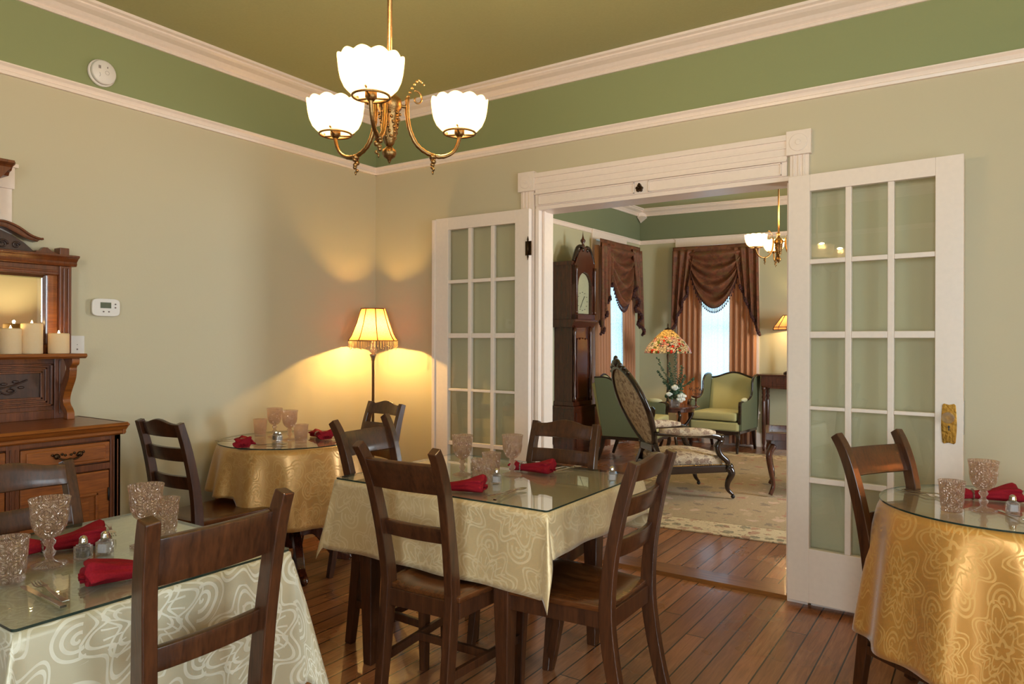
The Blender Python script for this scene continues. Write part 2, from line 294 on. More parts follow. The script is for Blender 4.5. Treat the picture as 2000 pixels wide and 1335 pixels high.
# ------------------------------------------------------------------ mesh helpers
class MB:
    def __init__(s): s.bm = bmesh.new(); s.uv = None
    def quad(s, vs, f, smooth=False):
        try:
            fc = s.bm.faces.new([vs[k] for k in f]); fc.smooth = smooth; return fc
        except ValueError: return None
    def box(s, x0, x1, y0, y1, z0, z1, rot=None, at=None):
        c = [(x0, y0, z0), (x1, y0, z0), (x1, y1, z0), (x0, y1, z0), (x0, y0, z1), (x1, y0, z1), (x1, y1, z1), (x0, y1, z1)]
        if rot is not None: c = [Vector(at or (0, 0, 0))+rot @ Vector(p) for p in c]
        v = [s.bm.verts.new(p) for p in c]
        for f in ((0, 3, 2, 1), (4, 5, 6, 7), (0, 1, 5, 4), (1, 2, 6, 5), (2, 3, 7, 6), (3, 0, 4, 7)): s.quad(v, f)
        return s
    def grid(s, fn, nu, nv, closeu=False, closev=False, smooth=True, uv=None):
        vs = [[s.bm.verts.new(fn(i/(nu if closeu else nu-1), j/(nv if closev else nv-1))) for j in range(nv)] for i in range(nu)]
        if uv and s.uv is None: s.uv = s.bm.loops.layers.uv.new('UVMap')
        for i in range(nu if closeu else nu-1):
            for j in range(nv if closev else nv-1):
                a, b = i, (i+1) % nu; c, d = j, (j+1) % nv
                try: f = s.bm.faces.new((vs[a][c], vs[b][c], vs[b][d], vs[a][d]))
                except ValueError: continue
                f.smooth = smooth
                if uv:
                    U = [(i, j), (i+1, j), (i+1, j+1), (i, j+1)]
                    for lp, (p, q) in zip(f.loops, U): lp[s.uv].uv = uv(p/(nu if closeu else nu-1), q/(nv if closev else nv-1))
        return vs
    def lathe(s, prof, seg=24, at=(0, 0, 0), rib=None, cap=True, smooth=True):
        ax, ay, az = at
        rings = []
        for k, (r, z) in enumerate(prof):
            ring = []
            for i in range(seg):
                a = 2*pi*i/seg; rr = r*(rib(a, k) if rib else 1.0)
                ring.append(s.bm.verts.new((ax+rr*cos(a), ay+rr*sin(a), az+z)))
            rings.append(ring)
        for p, q in zip(rings, rings[1:]):
            for i in range(seg):
                f = s.bm.faces.new((p[i], p[(i+1) % seg], q[(i+1) % seg], q[i])); f.smooth = smooth
        if cap:
            s.bm.faces.new(list(reversed(rings[0]))); s.bm.faces.new(rings[-1])
        return s
    def tube(s, pts, r, seg=8, cap=True):
        pts = [Vector(p) for p in pts]; n = len(pts); rs = r if isinstance(r, (list, tuple)) else [r]*n
        prev = None; rings = []
        for k in range(n):
            t = (pts[min(k+1, n-1)]-pts[max(k-1, 0)]).normalized()
            if prev is None:
                u = t.cross(Vector((0, 0, 1)));  u = u if u.length > 0.05 else t.cross(Vector((1, 0, 0)))
                u.normalize()
            else:
                u = prev-t*prev.dot(t); u.normalize()
            prev = u; v = t.cross(u)
            rings.append([s.bm.verts.new(pts[k]+(u*cos(2*pi*i/seg)+v*sin(2*pi*i/seg))*rs[k]) for i in range(seg)])
        for p, q in zip(rings, rings[1:]):
            for i in range(seg):
                f = s.bm.faces.new((p[i], p[(i+1) % seg], q[(i+1) % seg], q[i])); f.smooth = True
        if cap: s.bm.faces.new(list(reversed(rings[0]))); s.bm.faces.new(rings[-1])
        return s
    def bar(s, pts, wd, side=(1, 0, 0)):
        """rectangular section swept along pts; wd = list of (width along side, thickness)"""
        pts = [Vector(p) for p in pts]; n = len(pts); sd = Vector(side)
        if not isinstance(wd, list): wd = [wd]*n
        rings = []
        for k in range(n):
            t = (pts[min(k+1, n-1)]-pts[max(k-1, 0)]).normalized()
            u = (sd-t*sd.dot(t)).normalized(); v = t.cross(u); a, b = wd[k][0]/2, wd[k][1]/2
            rings.append([s.bm.verts.new(pts[k]+u*x*a+v*y*b) for x, y in ((-1, -1), (1, -1), (1, 1), (-1, 1))])
        for p, q in zip(rings, rings[1:]):
            for i in range(4): s.bm.faces.new((p[i], p[(i+1) % 4], q[(i+1) % 4], q[i]))
        s.bm.faces.new(list(reversed(rings[0]))); s.bm.faces.new(rings[-1]); return s
    def prism(s, poly, axis, d0, d1):
        """poly: 2D outline; axis 'x' -> (y,z), 'y' -> (x,z), 'z' -> (x,y)"""
        def P(p, d): return {'x': (d, p[0], p[1]), 'y': (p[0], d, p[1]), 'z': (p[0], p[1], d)}[axis]
        a = [s.bm.verts.new(P(p, d0)) for p in poly]; b = [s.bm.verts.new(P(p, d1)) for p in poly]; n = len(poly)
        s.bm.faces.new(list(reversed(a))); s.bm.faces.new(b)
        for i in range(n): s.bm.faces.new((a[i], a[(i+1) % n], b[(i+1) % n], b[i]))
        return s
    def ball(s, c, r, seg=12, sx=1, sy=1, sz=1):
        n = seg//2
        prof = [(max(r*sin(pi*k/n), 1e-4), -r*cos(pi*k/n)) for k in range(n+1)]
        rings = [[s.bm.verts.new((c[0]+q*cos(2*pi*i/seg)*sx, c[1]+q*sin(2*pi*i/seg)*sy, c[2]+z*sz)) for i in range(seg)] for q, z in prof]
        for p, q in zip(rings, rings[1:]):
            for i in range(seg):
                f = s.bm.faces.new((p[i], p[(i+1) % seg], q[(i+1) % seg], q[i])); f.smooth = True
        return s
    def done(s, name, mat, parent=None, bevel=0.0, solid=0.0, sub=0, loc=None, rotz=0.0, label=None, kind=None, mats=None, scale=None):
        bmesh.ops.recalc_face_normals(s.bm, faces=s.bm.faces)
        me = bpy.data.meshes.new(name); s.bm.to_mesh(me); s.bm.free()
        for m in ([mat] if mat else [])+(mats or []): me.materials.append(m)
        o = bpy.data.objects.new(name, me); COL.objects.link(o)
        if solid:
            md = o.modifiers.new('thickness', 'SOLIDIFY'); md.thickness = abs(solid); md.offset = -1 if solid > 0 else 1
        if sub:
            md = o.modifiers.new('smooth', 'SUBSURF'); md.levels = sub; md.render_levels = sub
        if bevel:
            md = o.modifiers.new('edges', 'BEVEL'); md.width = bevel; md.segments = 2; md.limit_method = 'ANGLE'; md.angle_limit = radians(35)
        if parent: o.parent = parent
        if loc: o.location = loc
        if rotz: o.rotation_euler.z = rotz
        if label: o['label'] = label
        if kind: o['kind'] = kind
        return o
def tag(o, label, cat, group=None):
    o['label'] = label; o['category'] = cat
    if group: o['group'] = group
    return o
def thing(name, label, cat, loc=(0, 0, 0), rotz=0.0, group=None):
    o = bpy.data.objects.new(name, None); COL.objects.link(o); o.empty_display_size = 0.05
    o.location = loc; o.rotation_euler.z = rotz; return tag(o, label, cat, group)
def dup(root, loc=None, rotz=None, label=None, group=None, mats=None):
    def rec(o, par):
        c = o.copy(); COL.objects.link(c)
        if par: c.parent = par
        for ch in list(o.children): rec(ch, c)
        return c
    r = rec(root, None)
    if loc is not None: r.location = loc
    if rotz is not None: r.rotation_euler.z = rotz
    if label: r['label'] = label
    if group: r['group'] = group
    return r
def catmull(pts, n=6):
    P = [Vector(p) for p in pts]; out = []
    for i in range(len(P)-1):
        a = P[max(i-1, 0)]; b = P[i]; c = P[i+1]; d = P[min(i+2, len(P)-1)]
        for k in range(n):
            t = k/n; out.append(0.5*((2*b)+(c-a)*t+(2*a-5*b+4*c-d)*t*t+(3*b-a-3*c+d)*t*t*t))
    out.append(P[-1]); return out
def struct(o): o['kind'] = 'structure'; return o
def rail(name, prof, a, b, mat, out, parent=None):
    """moulding with profile [(offset out from wall, z)] from point a to b, out = unit outward vector"""
    m = MB(); va = []; vb = []
    for d, z in prof:
        va.append(m.bm.verts.new((a[0]+out[0]*d, a[1]+out[1]*d, z))); vb.append(m.bm.verts.new((b[0]+out[0]*d, b[1]+out[1]*d, z)))
    n = len(prof); m.bm.faces.new(va); m.bm.faces.new(list(reversed(vb)))
    for i in range(n): m.bm.faces.new((va[i], va[(i+1) % n], vb[(i+1) % n], vb[i]))
    return struct(m.done(name, mat, parent))

# ------------------------------------------------------------------ the shell
XE, YS, ZC, ZP = 5.7, -5.15, 3.05, 3.17
struct(MB().box(-0.2, XE+0.2, YS-0.2, 0.08, -0.1, 0).done('floor', M['floor']))
struct(MB().box(-0.9, XE+0.2, 0.08, 6.3, -0.1, 0.0).done('floor', M['floor']))
struct(MB().box(-0.2, XE+0.2, YS-0.2, 0.0, ZC, ZC+0.1).done('ceiling', M['ceil']))
struct(MB().box(-0.9, XE+0.2, 0.16, 6.3, ZP, ZP+0.1).done('ceiling', M['ceil']))
def wall_local(name, L, H, openings, mat, loc, rotz, thick=0.2, side=1):
    """local x along the wall; room on the -side*y side"""
    m = MB(); y0, y1 = (0, thick) if side > 0 else (-thick, 0)
    xs = sorted({0, L, *[o[0] for o in openings], *[o[1] for o in openings]})
    for a, b in zip(xs, xs[1:]):
        op = [o for o in openings if o[0] <= a+1e-6 and o[1] >= b-1e-6]
        if op:
            z0, z1 = op[0][2], op[0][3]
            if z0 > 0.01: m.box(a, b, y0, y1, 0, z0)
            if z1 < H: m.box(a, b, y0, y1, z1, H)
        else: m.box(a, b, y0, y1, 0, H)
    return struct(m.done(name, mat, None, loc=loc, rotz=rotz))
wall_local('wall_west', 5.15, ZC, [(1.65, 2.635, 0.75, 2.05)], M['wall'], (0, YS, 0), pi/2)
OX0, OX1, OZ = 1.45, 2.985, 2.192
m = MB()
m.box(-0.2, OX0, 0, 0.16, 0, ZP); m.box(OX1, XE+0.2, 0, 0.16, 0, ZP); m.box(OX0, OX1, 0, 0.16, OZ, ZP)
struct(m.done('wall_north', M['wall']))
m = MB(); y0, y1 = YS-0.2, YS
for a, b, z0, z1 in ((-0.2, 3.5, 0, ZC), (4.5, XE+0.2, 0, ZC), (3.5, 4.5, 0, 0.7), (3.5, 4.5, 2.4, ZC)): m.box(a, b, y0, y1, z0, z1)
struct(m.done('wall_south', M['wall']))
m = MB()
for a, b, z0, z1 in ((YS, -4.6, 0, ZC), (-3.6, -2.9, 0, ZC), (-1.9, 0, 0, ZC), (-4.6, -3.6, 0, 0.7), (-4.6, -3.6, 2.4, ZC), (-2.9, -1.9, 0, 0.7), (-2.9, -1.9, 2.4, ZC)): m.box(XE, XE+0.2, a, b, z0, z1)
struct(m.done('wall_east', M['wall']))
# parlour: corner, west wall and north wall slightly out of square
PC = (-0.19, 5.33); AN = math.atan(0.085); AW = math.atan2(-5.2, -0.235)
LW = hypot(5.2, 0.235)
def pn(s, d=0.0, z=0.0):   # point on the north wall, s metres from the corner, d metres into the room
    return (PC[0]+cos(AN)*s+sin(AN)*d, PC[1]+sin(AN)*s-cos(AN)*d, z)
def pw(s, d=0.0, z=0.0):   # point on the west wall, s metres from the corner toward the dining room
    return (PC[0]+cos(AW)*s-sin(AW)*d, PC[1]+sin(AW)*s+cos(AW)*d, z)
WN = (0.62, 1.50)       # north window opening
WW = (0.55, 1.25)       # west window opening
wall_local('wall_parlour_north', 6.1, ZP, [(WN[0], WN[1], 0.45, 2.62)], M['wall2'], (PC[0], PC[1], 0), AN, side=1)
wall_local('wall_parlour_west', LW, ZP, [(WW[0], WW[1], 0.45, 2.62)], M['wall2'], (PC[0], PC[1], 0), AW, side=-1)
m = MB()
for a, b, z0, z1 in ((0.16, 2.1, 0, ZP), (3.1, 6.2, 0, ZP), (2.1, 3.1, 0, 0.6), (2.1, 3.1, 2.5, ZP)): m.box(5.1, 5.3, a, b, z0, z1)
struct(m.done('wall_parlour_east', M['wall2']))
struct(MB().box(OX0-2.2, OX0, 0.16, 0.168, 0, ZP).box(OX1, 5.1, 0.16, 0.168, 0, ZP).box(OX0, OX1, 0.16, 0.168, OZ, ZP).done('wall_parlour_south', M['wall2']))
# picture rails, crowns, baseboards
RP = [(0, 2.586), (0.018, 2.586), (0.022, 2.60), (0.012, 2.606), (0.02, 2.622), (0.03, 2.632), (0.03, 2.639), (0, 2.639)]
CP = [(0, 2.956), (0.012, 2.956), (0.02, 2.968), (0.016, 2.974), (0.03, 2.985), (0.045, 3.0), (0.075, 3.012), (0.09, 3.022), (0.09, 3.03), (0.108, 3.036), (0.11, 3.05), (0, 3.05)]
BP = [(0, 0), (0.02, 0), (0.02, 0.15), (0.012, 0.17), (0, 0.18)]
def around(prof, tag_, segs, mat):
    for k, (a, b, o) in enumerate(segs): rail('%s_%d' % (tag_, k+1), prof, a, b, mat, o)
din = [((0, YS), (0, 0), (1, 0)), ((0, 0), (XE, 0), (0, -1)), ((XE, 0), (XE, YS), (-1, 0)), ((XE, YS), (0, YS), (0, 1))]
around(RP, 'trim', din, M['white']); around(CP, 'trim', din, M['white'])
rail('baseboard_west', BP, (0, YS), (0, 0), M['white'], (1, 0)); rail('baseboard_north', BP, (0, 0), (1.31, 0), M['white'], (0, -1))
rail('baseboard_north', BP, (3.1, 0), (XE, 0), M['white'], (0, -1)); rail('baseboard_east', BP, (XE, 0), (XE, YS), M['white'], (-1, 0))
nN = (sin(AN), -cos(AN)); nW = (-sin(AW), cos(AW))
pseg = [(pn(0)[:2], pn(6)[:2], nN), (pw(0)[:2], pw(LW)[:2], nW)]
RP2 = [(d, z+0.10) for d, z in RP]; CP2 = [(d, z+0.12) for d, z in CP]
around([(d, z) for d, z in RP2], 'trim', pseg, M['white']); around(CP2, 'trim', pseg, M['white'])
rail('baseboard_parlour_north', BP, pn(0)[:2], pn(6)[:2], M['white'], nN); rail('baseboard_parlour_west', BP, pw(0)[:2], pw(LW)[:2], M['white'], nW)
# crown corner drop in the parlour
m = MB(); c0 = Vector((*pn(0.0)[:2], 0))
ctr = c0+Vector((nN[0]+nW[0], nN[1]+nW[1], 0))*0.06
m.prism([(0, 0), (0.10, 0), (0.10, 0.02), (0.02, 0.10), (0, 0.10)], 'z', 3.05, 3.17)
o = m.done('trim_9', M['white'], loc=(c0.x, c0.y, 0), rotz=-pi/2+AN); struct(o)
m = MB(); v = [m.bm.verts.new(p) for p in ((0, 0, 3.06), (0.11, 0, 3.06), (0.02, 0.02, 2.985), (0, 0.11, 3.06), (0.11, 0.11, 3.06))]
for f in ((0, 1, 2), (1, 4, 2), (4, 3, 2), (3, 0, 2), (0, 3, 4, 1)): m.bm.faces.new([v[k] for k in f])
struct(m.done('trim_10', M['white'], loc=(c0.x, c0.y, 0), rotz=-pi/2+AN))

# ------------------------------------------------------------------ doorway: casing, head, jamb, threshold
m = MB()
for xa, xb in ((1.318, 1.428), (2.985, 3.09)):
    m.box(xa+0.006, xb-0.006, -0.022, 0, 0, 2.305)
    for k in range(3): m.box(xa+0.022+k*0.024, xa+0.032+k*0.024, -0.029, -0.022, 0.25, 2.305)
struct(m.done('trim_11', M['white'], bevel=0.002))
m = MB()
for xa, xb in ((1.31, 1.432), (2.975, 3.096)):
    m.box(xa, xb, -0.038, 0, 2.305, 2.43)
    cx, cz = (xa+xb)/2, 2.367
    for r, d in ((0.045, 0.043), (0.03, 0.039), (0.014, 0.048)):
        m.prism([(cx+r*cos(a*pi/8), cz+r*sin(a*pi/8)) for a in range(16)], 'y', -d, -0.03)
    m.box(xa+0.01, xb-0.01, -0.03, 0, 0, 0.25)
struct(m.done('trim_12', M['white'], bevel=0.002))
m = MB()
m.box(1.432, 2.975, -0.026, 0, 2.31, 2.415); m.box(1.432, 2.975, -0.036, -0.02, 2.385, 2.415); m.box(1.432, 2.975, -0.032, -0.02, 2.345, 2.355)
m.box(1.432, 2.975, -0.02, 0, 2.285, 2.315); m.box(1.432, 2.975, -0.034, -0.015, 2.278, 2.288)
m.box(1.432, 2.975, -0.018, 0, 2.205, 2.285)
for xa, xb in ((1.46, 2.12), (2.207, 2.95)):
    m.box(xa, xb, -0.028, -0.018, 2.268, 2.275); m.box(xa, xb, -0.028, -0.018, 2.21, 2.216); m.box(xa, xa+0.007, -0.028, -0.018, 2.21, 2.275); m.box(xb-0.007, xb, -0.028, -0.018, 2.21, 2.275)
m.box(1.432, 2.99, -0.01, 0.17, 2.18, 2.205)
struct(m.done('trim_13', M['white'], bevel=0.0015))
m = MB(); m.box(1.43, 1.455, -0.012, 0.17, 0, 2.19); m.box(1.455, 1.47, 0.035, 0.055, 0, 2.18)
m.box(2.98, 3.0, -0.012, 0.17, 0, 2.19); m.box(2.965, 2.98, 0.035, 0.055, 0, 2.18)
struct(m.done('trim_14', M['white'], bevel=0.0015))
struct(MB().prism([(-0.02, 0), (0.19, 0), (0.17, 0.015), (-0.0, 0.018)], 'x', 1.455, 2.98).done('trim_15', M['threshold']))
m = MB()
for dx, dz, r in ((0, 0.014, 0.011), (-0.012, 0.0, 0.010), (0.012, 0.0, 0.010), (-0.009, -0.013, 0.009), (0.009, -0.013, 0.009), (0, 0, 0.011), (0, 0.024, 0.005)):
    m.prism([(2.153+dx+r*cos(a*pi/5), 2.237+dz+r*sin(a*pi/5)) for a in range(10)], 'y', -0.034, -0.018)
m.ball((2.153, -0.036, 2.237), 0.007)
tag(m.done('door_catch', M['bronze'], bevel=0.001), 'small scalloped dark bronze catch screwed to the white door head', 'door catch')

# ------------------------------------------------------------------ French doors
def french_door(name, label, hinge, ang, mirror, plate):
    """local x from the hinge; front face at y=0, thickness to +0.036"""
    d = thing(name, label, 'door', hinge, ang); d['kind'] = 'structure'
    W, T = 0.762, 0.036; sx = -1 if mirror else 1
    z0, z1 = 0.03, 2.184
    xs = [0, 0.105, 0.27, 0.298, 0.456, 0.484, 0.652, W]
    zs = [0.302, 0.633, 0.661, 1.001, 1.019, 1.361, 1.394, 1.733, 1.757, 2.10]
    m = MB()
    def bx(a, b, c, e, y0=0.0, y1=T): m.box(*sorted((a*sx, b*sx)), y0, y1, c, e)
    bx(0, xs[1], z0, z1); bx(xs[6], W, z0, z1); bx(xs[1], xs[6], z0, zs[0]); bx(xs[1], xs[6], zs[9], z1)
    m.done('door_frame', M['white'], d, bevel=0.002)
    m = MB()
    bx(xs[2], xs[3], zs[0], zs[9], 0.004, T-0.004); bx(xs[4], xs[5], zs[0], zs[9], 0.004, T-0.004)
    for k in range(1, 8, 2):
        for a, b in ((xs[1], xs[2]), (xs[3], xs[4]), (xs[5], xs[6])): bx(a, b, zs[k], zs[k+1], 0.004, T-0.004)
    m.done('glazing_bars', M['white'], d, bevel=0.003)
    m = MB()
    for a, b in ((xs[1], xs[2]), (xs[3], xs[4]), (xs[5], xs[6])):
        for k in range(0, 9, 2):
            v = [m.bm.verts.new((x*sx, 0.018, z)) for x, z in ((a, zs[k]), (b, zs[k]), (b, zs[k+1]), (a, zs[k+1]))]; m.bm.faces.new(v)
    m.done('glass_panes', M['pane'], d)
    for hz in ((1.93, 0.32) if mirror else ()):
        m = MB(); m.box(*sorted((-0.022*sx, 0.022*sx)), -0.006, 0.0, hz-0.045, hz+0.045)
        m.tube([(0, -0.010, hz-0.045), (0, -0.010, hz+0.045)], 0.007, 10)
        m.lathe([(0.004, 0.045), (0.007, 0.055), (0.004, 0.062), (0.002, 0.075)], 8, (0, -0.010, hz)); m.lathe([(0.002, -0.075), (0.004, -0.062), (0.007, -0.055), (0.004, -0.045)], 8, (0, -0.010, hz))
        m.done('hinge', M['bronze'], d, label='dark bronze ball tipped hinge')
    if plate:
        m = MB(); px = 0.708*sx
        out = []
        for k in range(24):
            t = 2*pi*k/24; out.append((px+0.029*(1+0.06*cos(4*t))*max(-1, min(1, 1.35*cos(t))), 0.975+0.088*(1+0.03*cos(6*t))*max(-1, min(1, 1.35*sin(t)))))
        m.prism(out, 'y', -0.005, 0.0)
        pl = m.done('lock_plate', M['gold'], d, bevel=0.001, label='ornate polished brass lock plate')
        m = MB(); m.prism([(px-0.003, 0.945), (px+0.003, 0.945), (px+0.002, 0.955), (px+0.005, 0.962), (px, 0.968), (px-0.005, 0.962), (px-0.002, 0.955)], 'y', -0.0065, -0.004)
        m.done('keyhole', M['black'], pl)
        m = MB(); m.lathe([(0.010, 0), (0.010, 0.015), (0.020, 0.022), (0.026, 0.034), (0.024, 0.044), (0.014, 0.050), (0.001, 0.051)], 12)
        o = m.done('door_knob', M['clear'], d, label='faceted glass door knob'); o.rotation_euler.x = pi/2; o.location = (px, -0.004, 1.005)
        m = MB(); m.box(*sorted((W*sx, (W+0.003)*sx)), 0.008, 0.028, 0.93, 1.08); m.done('latch_strip', M['nickel'], d)
    return d
d1 = french_door('door_1', 'white French door folded flat against the wall beside the floor lamp', (1.426, -0.085, 0), radians(0.5), True, False)
d2 = french_door('door_2', 'wide white French door with brass lock plate standing open by the chair with a plain crest', (2.996, -0.078, 0), radians(-4.2), False, True)
# slide bolt on top edge of the folded door and the thicker meeting stile seen on its free edge
MB().box(-0.79, -0.762, -0.006, 0.05, 0.03, 2.178).done('meeting_stile', M['white'], d1, bevel=0.003)

# ------------------------------------------------------------------ windows
def window(name, fp, s0, s1, z0, z1, depth, ang, mat=M['white'], lights=1, casing=0.10, ct=0.02):
    """fp(s,d,z) maps to world. window as structure with parts"""
    w_ = bpy.data.objects.new(name, None); COL.objects.link(w_); w_['kind'] = 'structure'
    w_.location = fp(s0, 0, 0); w_.rotation_euler.z = ang
    L = abs(s1-s0); m = MB()
    m.box(-casing, 0, -ct, 0, z0-0.1, z1); m.box(L, L+casing, -ct, 0, z0-0.1, z1)
    m.box(-casing-0.008, L+casing+0.008, -ct-0.008, 0, z1, z1+0.115); m.box(-casing-0.02, L+casing+0.02, -ct-0.02, 0, z1+0.10, z1+0.118)
    m.box(-casing-0.02, L+casing+0.02, -0.05, 0.0, z0-0.03, z0)
    m.done('window_casing', mat, w_, bevel=0.002)
    m = MB(); zm = (z0+z1)/2
    for a, b, c, e in ((0, 0.05, z0, z1), (L-0.05, L, z0, z1), (0, L, z0, z0+0.06), (0, L, z1-0.06, z1), (0, L, zm-0.03, zm+0.03)): m.box(a, b, 0.06, 0.10, c, e)
    m.done('window_sash', mat, w_, bevel=0.002)
    m = MB(); v = [m.bm.verts.new(p) for p in ((0.05, 0.08, z0+0.06), (L-0.05, 0.08, z0+0.06), (L-0.05, 0.08, z1-0.06), (0.05, 0.08, z1-0.06))]; m.bm.faces.new(v)
    m.done('window_pane', M['pane'], w_)
    return w_
window('window_1', pn, WN[0], WN[1], 0.45, 2.62, 0, AN)
# west wall runs toward the dining room, so its window starts at the far end seen from inside
window('window_2', pw, WW[1], WW[0], 0.45, 2.62, 0, AW+pi)
window('window_3', lambda s, d, z: (d, s, z), -3.5, -2.515, 0.75, 2.05, 0, pi/2)['label'] = 'white window casing'
window('window_5', lambda s, d, z: (s, YS, z), 4.5, 3.5, 0.7, 2.4, 0, pi)
window('window_6', lambda s, d, z: (XE, s, z), -3.6, -4.6, 0.7, 2.4, 0, -pi/2)
window('window_4', lambda s, d, z: (XE, s, z), -1.9, -2.9, 0.7, 2.4, 0, -pi/2)
window('window_7', lambda s, d, z: (5.1, s, z), 3.1, 2.1, 0.6, 2.5, 0, -pi/2)  # unseen, the added parlour fill light shines through it

# ------------------------------------------------------------------ dining chairs
def seat_mesh(dip, wf=0.44, wr=0.36, y0=-0.215, y1=0.215, zt=0.462, th=0.022):
    def f(u, v):
        a, b = 2*u-1, 2*v-1
        # squircle-ish corners
        x = a*sqrt(max(0, 1-0.06*b*b)); y = b*sqrt(max(0, 1-0.06*a*a))
        wd = (wr+(wf-wr)*(y+1)/2)/2
        e = max(abs(a), abs(b)); z = zt-dip*(1-min(1, (abs(a)**2.2+abs(b)**2.2)))-(0.006 if e > 0.99 else 0)
        return (x*wd, y0+(y1-y0)*(y+1)/2, z)
    m = MB(); m.grid(f, 13, 13); return m, th
def make_chair(kind, name, label, loc, rz, group, curved=False, lean=1.0):
    c = thing(name, label, 'chair', loc, rz, group); W = M['chair']
    if kind == 'eared':
        post = [(-.145, -.262, 0), (-.145, -.235, .2), (-.145, -.212, .42), (-.145, -.212, .5), (-.151, -.238, .66), (-.160, -.275, .82), (-.165, -.312, .92), (-.170, -.347, .978)]
        th = [.036, .046, .052, .052, .046, .042, .040, .034]; sa = .875
    else:
        post = [(-.172, -.300, 0), (-.172, -.258, .14), (-.172, -.222, .32), (-.172, -.212, .46), (-.170, -.226, .62), (-.166, -.262, .80), (-.163, -.305, .945)]
        th = [.040, .044, .050, .050, .044, .040, .034]
    post = [(x, y if z <= .5 else -.212+(y+.212)*lean, z) for x, y, z in post]
    P0 = catmull(post, 4); TH = []
    for k in range(len(P0)):
        q = k/4; i = min(int(q), len(th)-2); TH.append(th[i]+(th[i+1]-th[i])*(q-i))
    for s in (-1, 1):
        MB().bar([(p.x*-s, p.y, p.z) for p in P0], [(0.034, t) for t in TH]).done('back_post', W, c, bevel=0.003)
        x = 0.19*s
        fl = [(x*.94, .185, 0), (x, .192, .44)] if not curved else [(x, .225, 0), (x, .212, .06), (x, .186, .2), (x, .188, .32), (x, .192, .44)]
        wd = [(0.030, 0.030), (0.042, 0.042)] if not curved else [(.03, .03), (.032, .034), (.036, .038), (.04, .042), (.042, .042)]
        MB().bar(fl, wd).done('leg', W, c, bevel=0.003)
    m, thk = seat_mesh(0.012 if kind == 'eared' else 0.003); m.done('seat', M['chair_seat'], c, bevel=0.003, solid=thk)
    m = MB(); z0, z1 = .378, .440
    m.box(-.175, .175, .182, .202, z0, z1); m.box(-.150, .150, -.222, -.200, z0, z1)
    for s in (-1, 1): m.bar([(.160*s, -.20, (z0+z1)/2), (.190*s, .19, (z0+z1)/2)], (0.02, z1-z0), side=(1, 0, 0))
    m.done('seat_frame', W, c, bevel=0.002)
    def yat(z):
        for a, b in zip(post, post[1:]):
            if a[2] <= z <= b[2]:
                t = (z-a[2])/(b[2]-a[2]); return a[1]+(b[1]-a[1])*t, abs(a[0])+(abs(b[0])-abs(a[0]))*t
        return post[-1][1], abs(post[-1][0])
    def slat(nm, zb, zt, arch=0.0, bow=0.022, t=0.018):
        n = 13; m = MB()
        ya, xa = yat((zb+zt)/2); yb, _ = yat(zb); yt, _ = yat(min(zt, post[-1][2]))
        def f(u, v):
            q = 2*u-1; s_ = 1-q*q; z1_ = zt+arch*(0.5+0.5*cos(pi*min(1, abs(q)*1.25))) if arch else zt
            z = zb+(z1_-zb)*v; y = yb+(yt-yb)*v-bow*s_
            return (q*(xa-0.008), y+0.004, z)
        m.grid(f, n, 4); return m.done(nm, W, c, solid=t, bevel=0.0025)
    if kind == 'eared':
        slat('crest_rail', .826, .930, bow=.012); slat('slat', .638, .692, bow=.012)
        for s in (-1, 1): MB().bar([(-.150*s, -.225, .185), (-.181*s, .186, .185)], (0.018, 0.032)).done('side_stretcher', W, c, bevel=0.002)
        MB().bar([(-.165, -.01, .185), (.165, -.01, .185)], (0.018, 0.030), side=(0, 1, 0)).done('cross_stretcher', W, c, bevel=0.002)
    else:
        slat('crest_rail', .872, .935, arch=.022); slat('slat', .752, .818); slat('slat', .612, .676)
    return c
GE, GB = 'dining chairs with a plain crest between eared posts', 'dining chairs with an arched crest and two slats'
def behind(mid, ang, off):   # chair origin from the middle of its back top; ang = facing direction
    return (mid[0]+cos(ang)*off, mid[1]+sin(ang)*off, 0)
def place(mid, deg, off=0.345): a = radians(deg); return behind(mid, a, off), a-pi/2
l, r = place((2.168, -2.095), 92)
ca = make_chair('eared', 'dining_chair', 'dark brown eared chair with its back to the camera at the middle rectangular table', l, r, GE)
for mid, deg, lab in (((1.405, -1.515), 2, 'brown eared chair at the end of the middle rectangular table nearest the floor lamp corner'),
                                            ((3.445, -.715), -32, 'brown eared chair standing before the open French door, pushed to the gold clothed round table')):
    l, r = place(mid, deg); dup(ca, l, r, lab)
l, r = place((2.437, -2.932), 181.5, .27)
make_chair('eared', 'dining_chair', 'large brown eared chair nearest the camera with its back across the pale patterned cloth', l, r, GE, lean=.45)
l, r = place((2.885, -1.572), 180, .30)
cb = make_chair('arched', 'dining_chair', 'brown ladder back chair at the end of the rectangular table nearest the parlour opening', l, r, GB, curved=True)
for mid, deg, off, lab in (((2.145, -.875), -88, .30, 'reddish ladder back chair behind the rectangular table, in line with the grandfather clock'),
                      ((1.35, -2.93), 0, .30, 'brown chair with bluish sheen tucked between the sideboard cupboards and the pale clothed table'),
                      ((.500, -1.967), 92, .30, 'dark ladder back chair between the sideboard and the tan clothed round table'),
                      ((.660, -.570), -100, .30, 'small ladder back chair in the corner in front of the lit floor lamp')):
    l, r = place(mid, deg, off); dup(cb, l, r, lab)

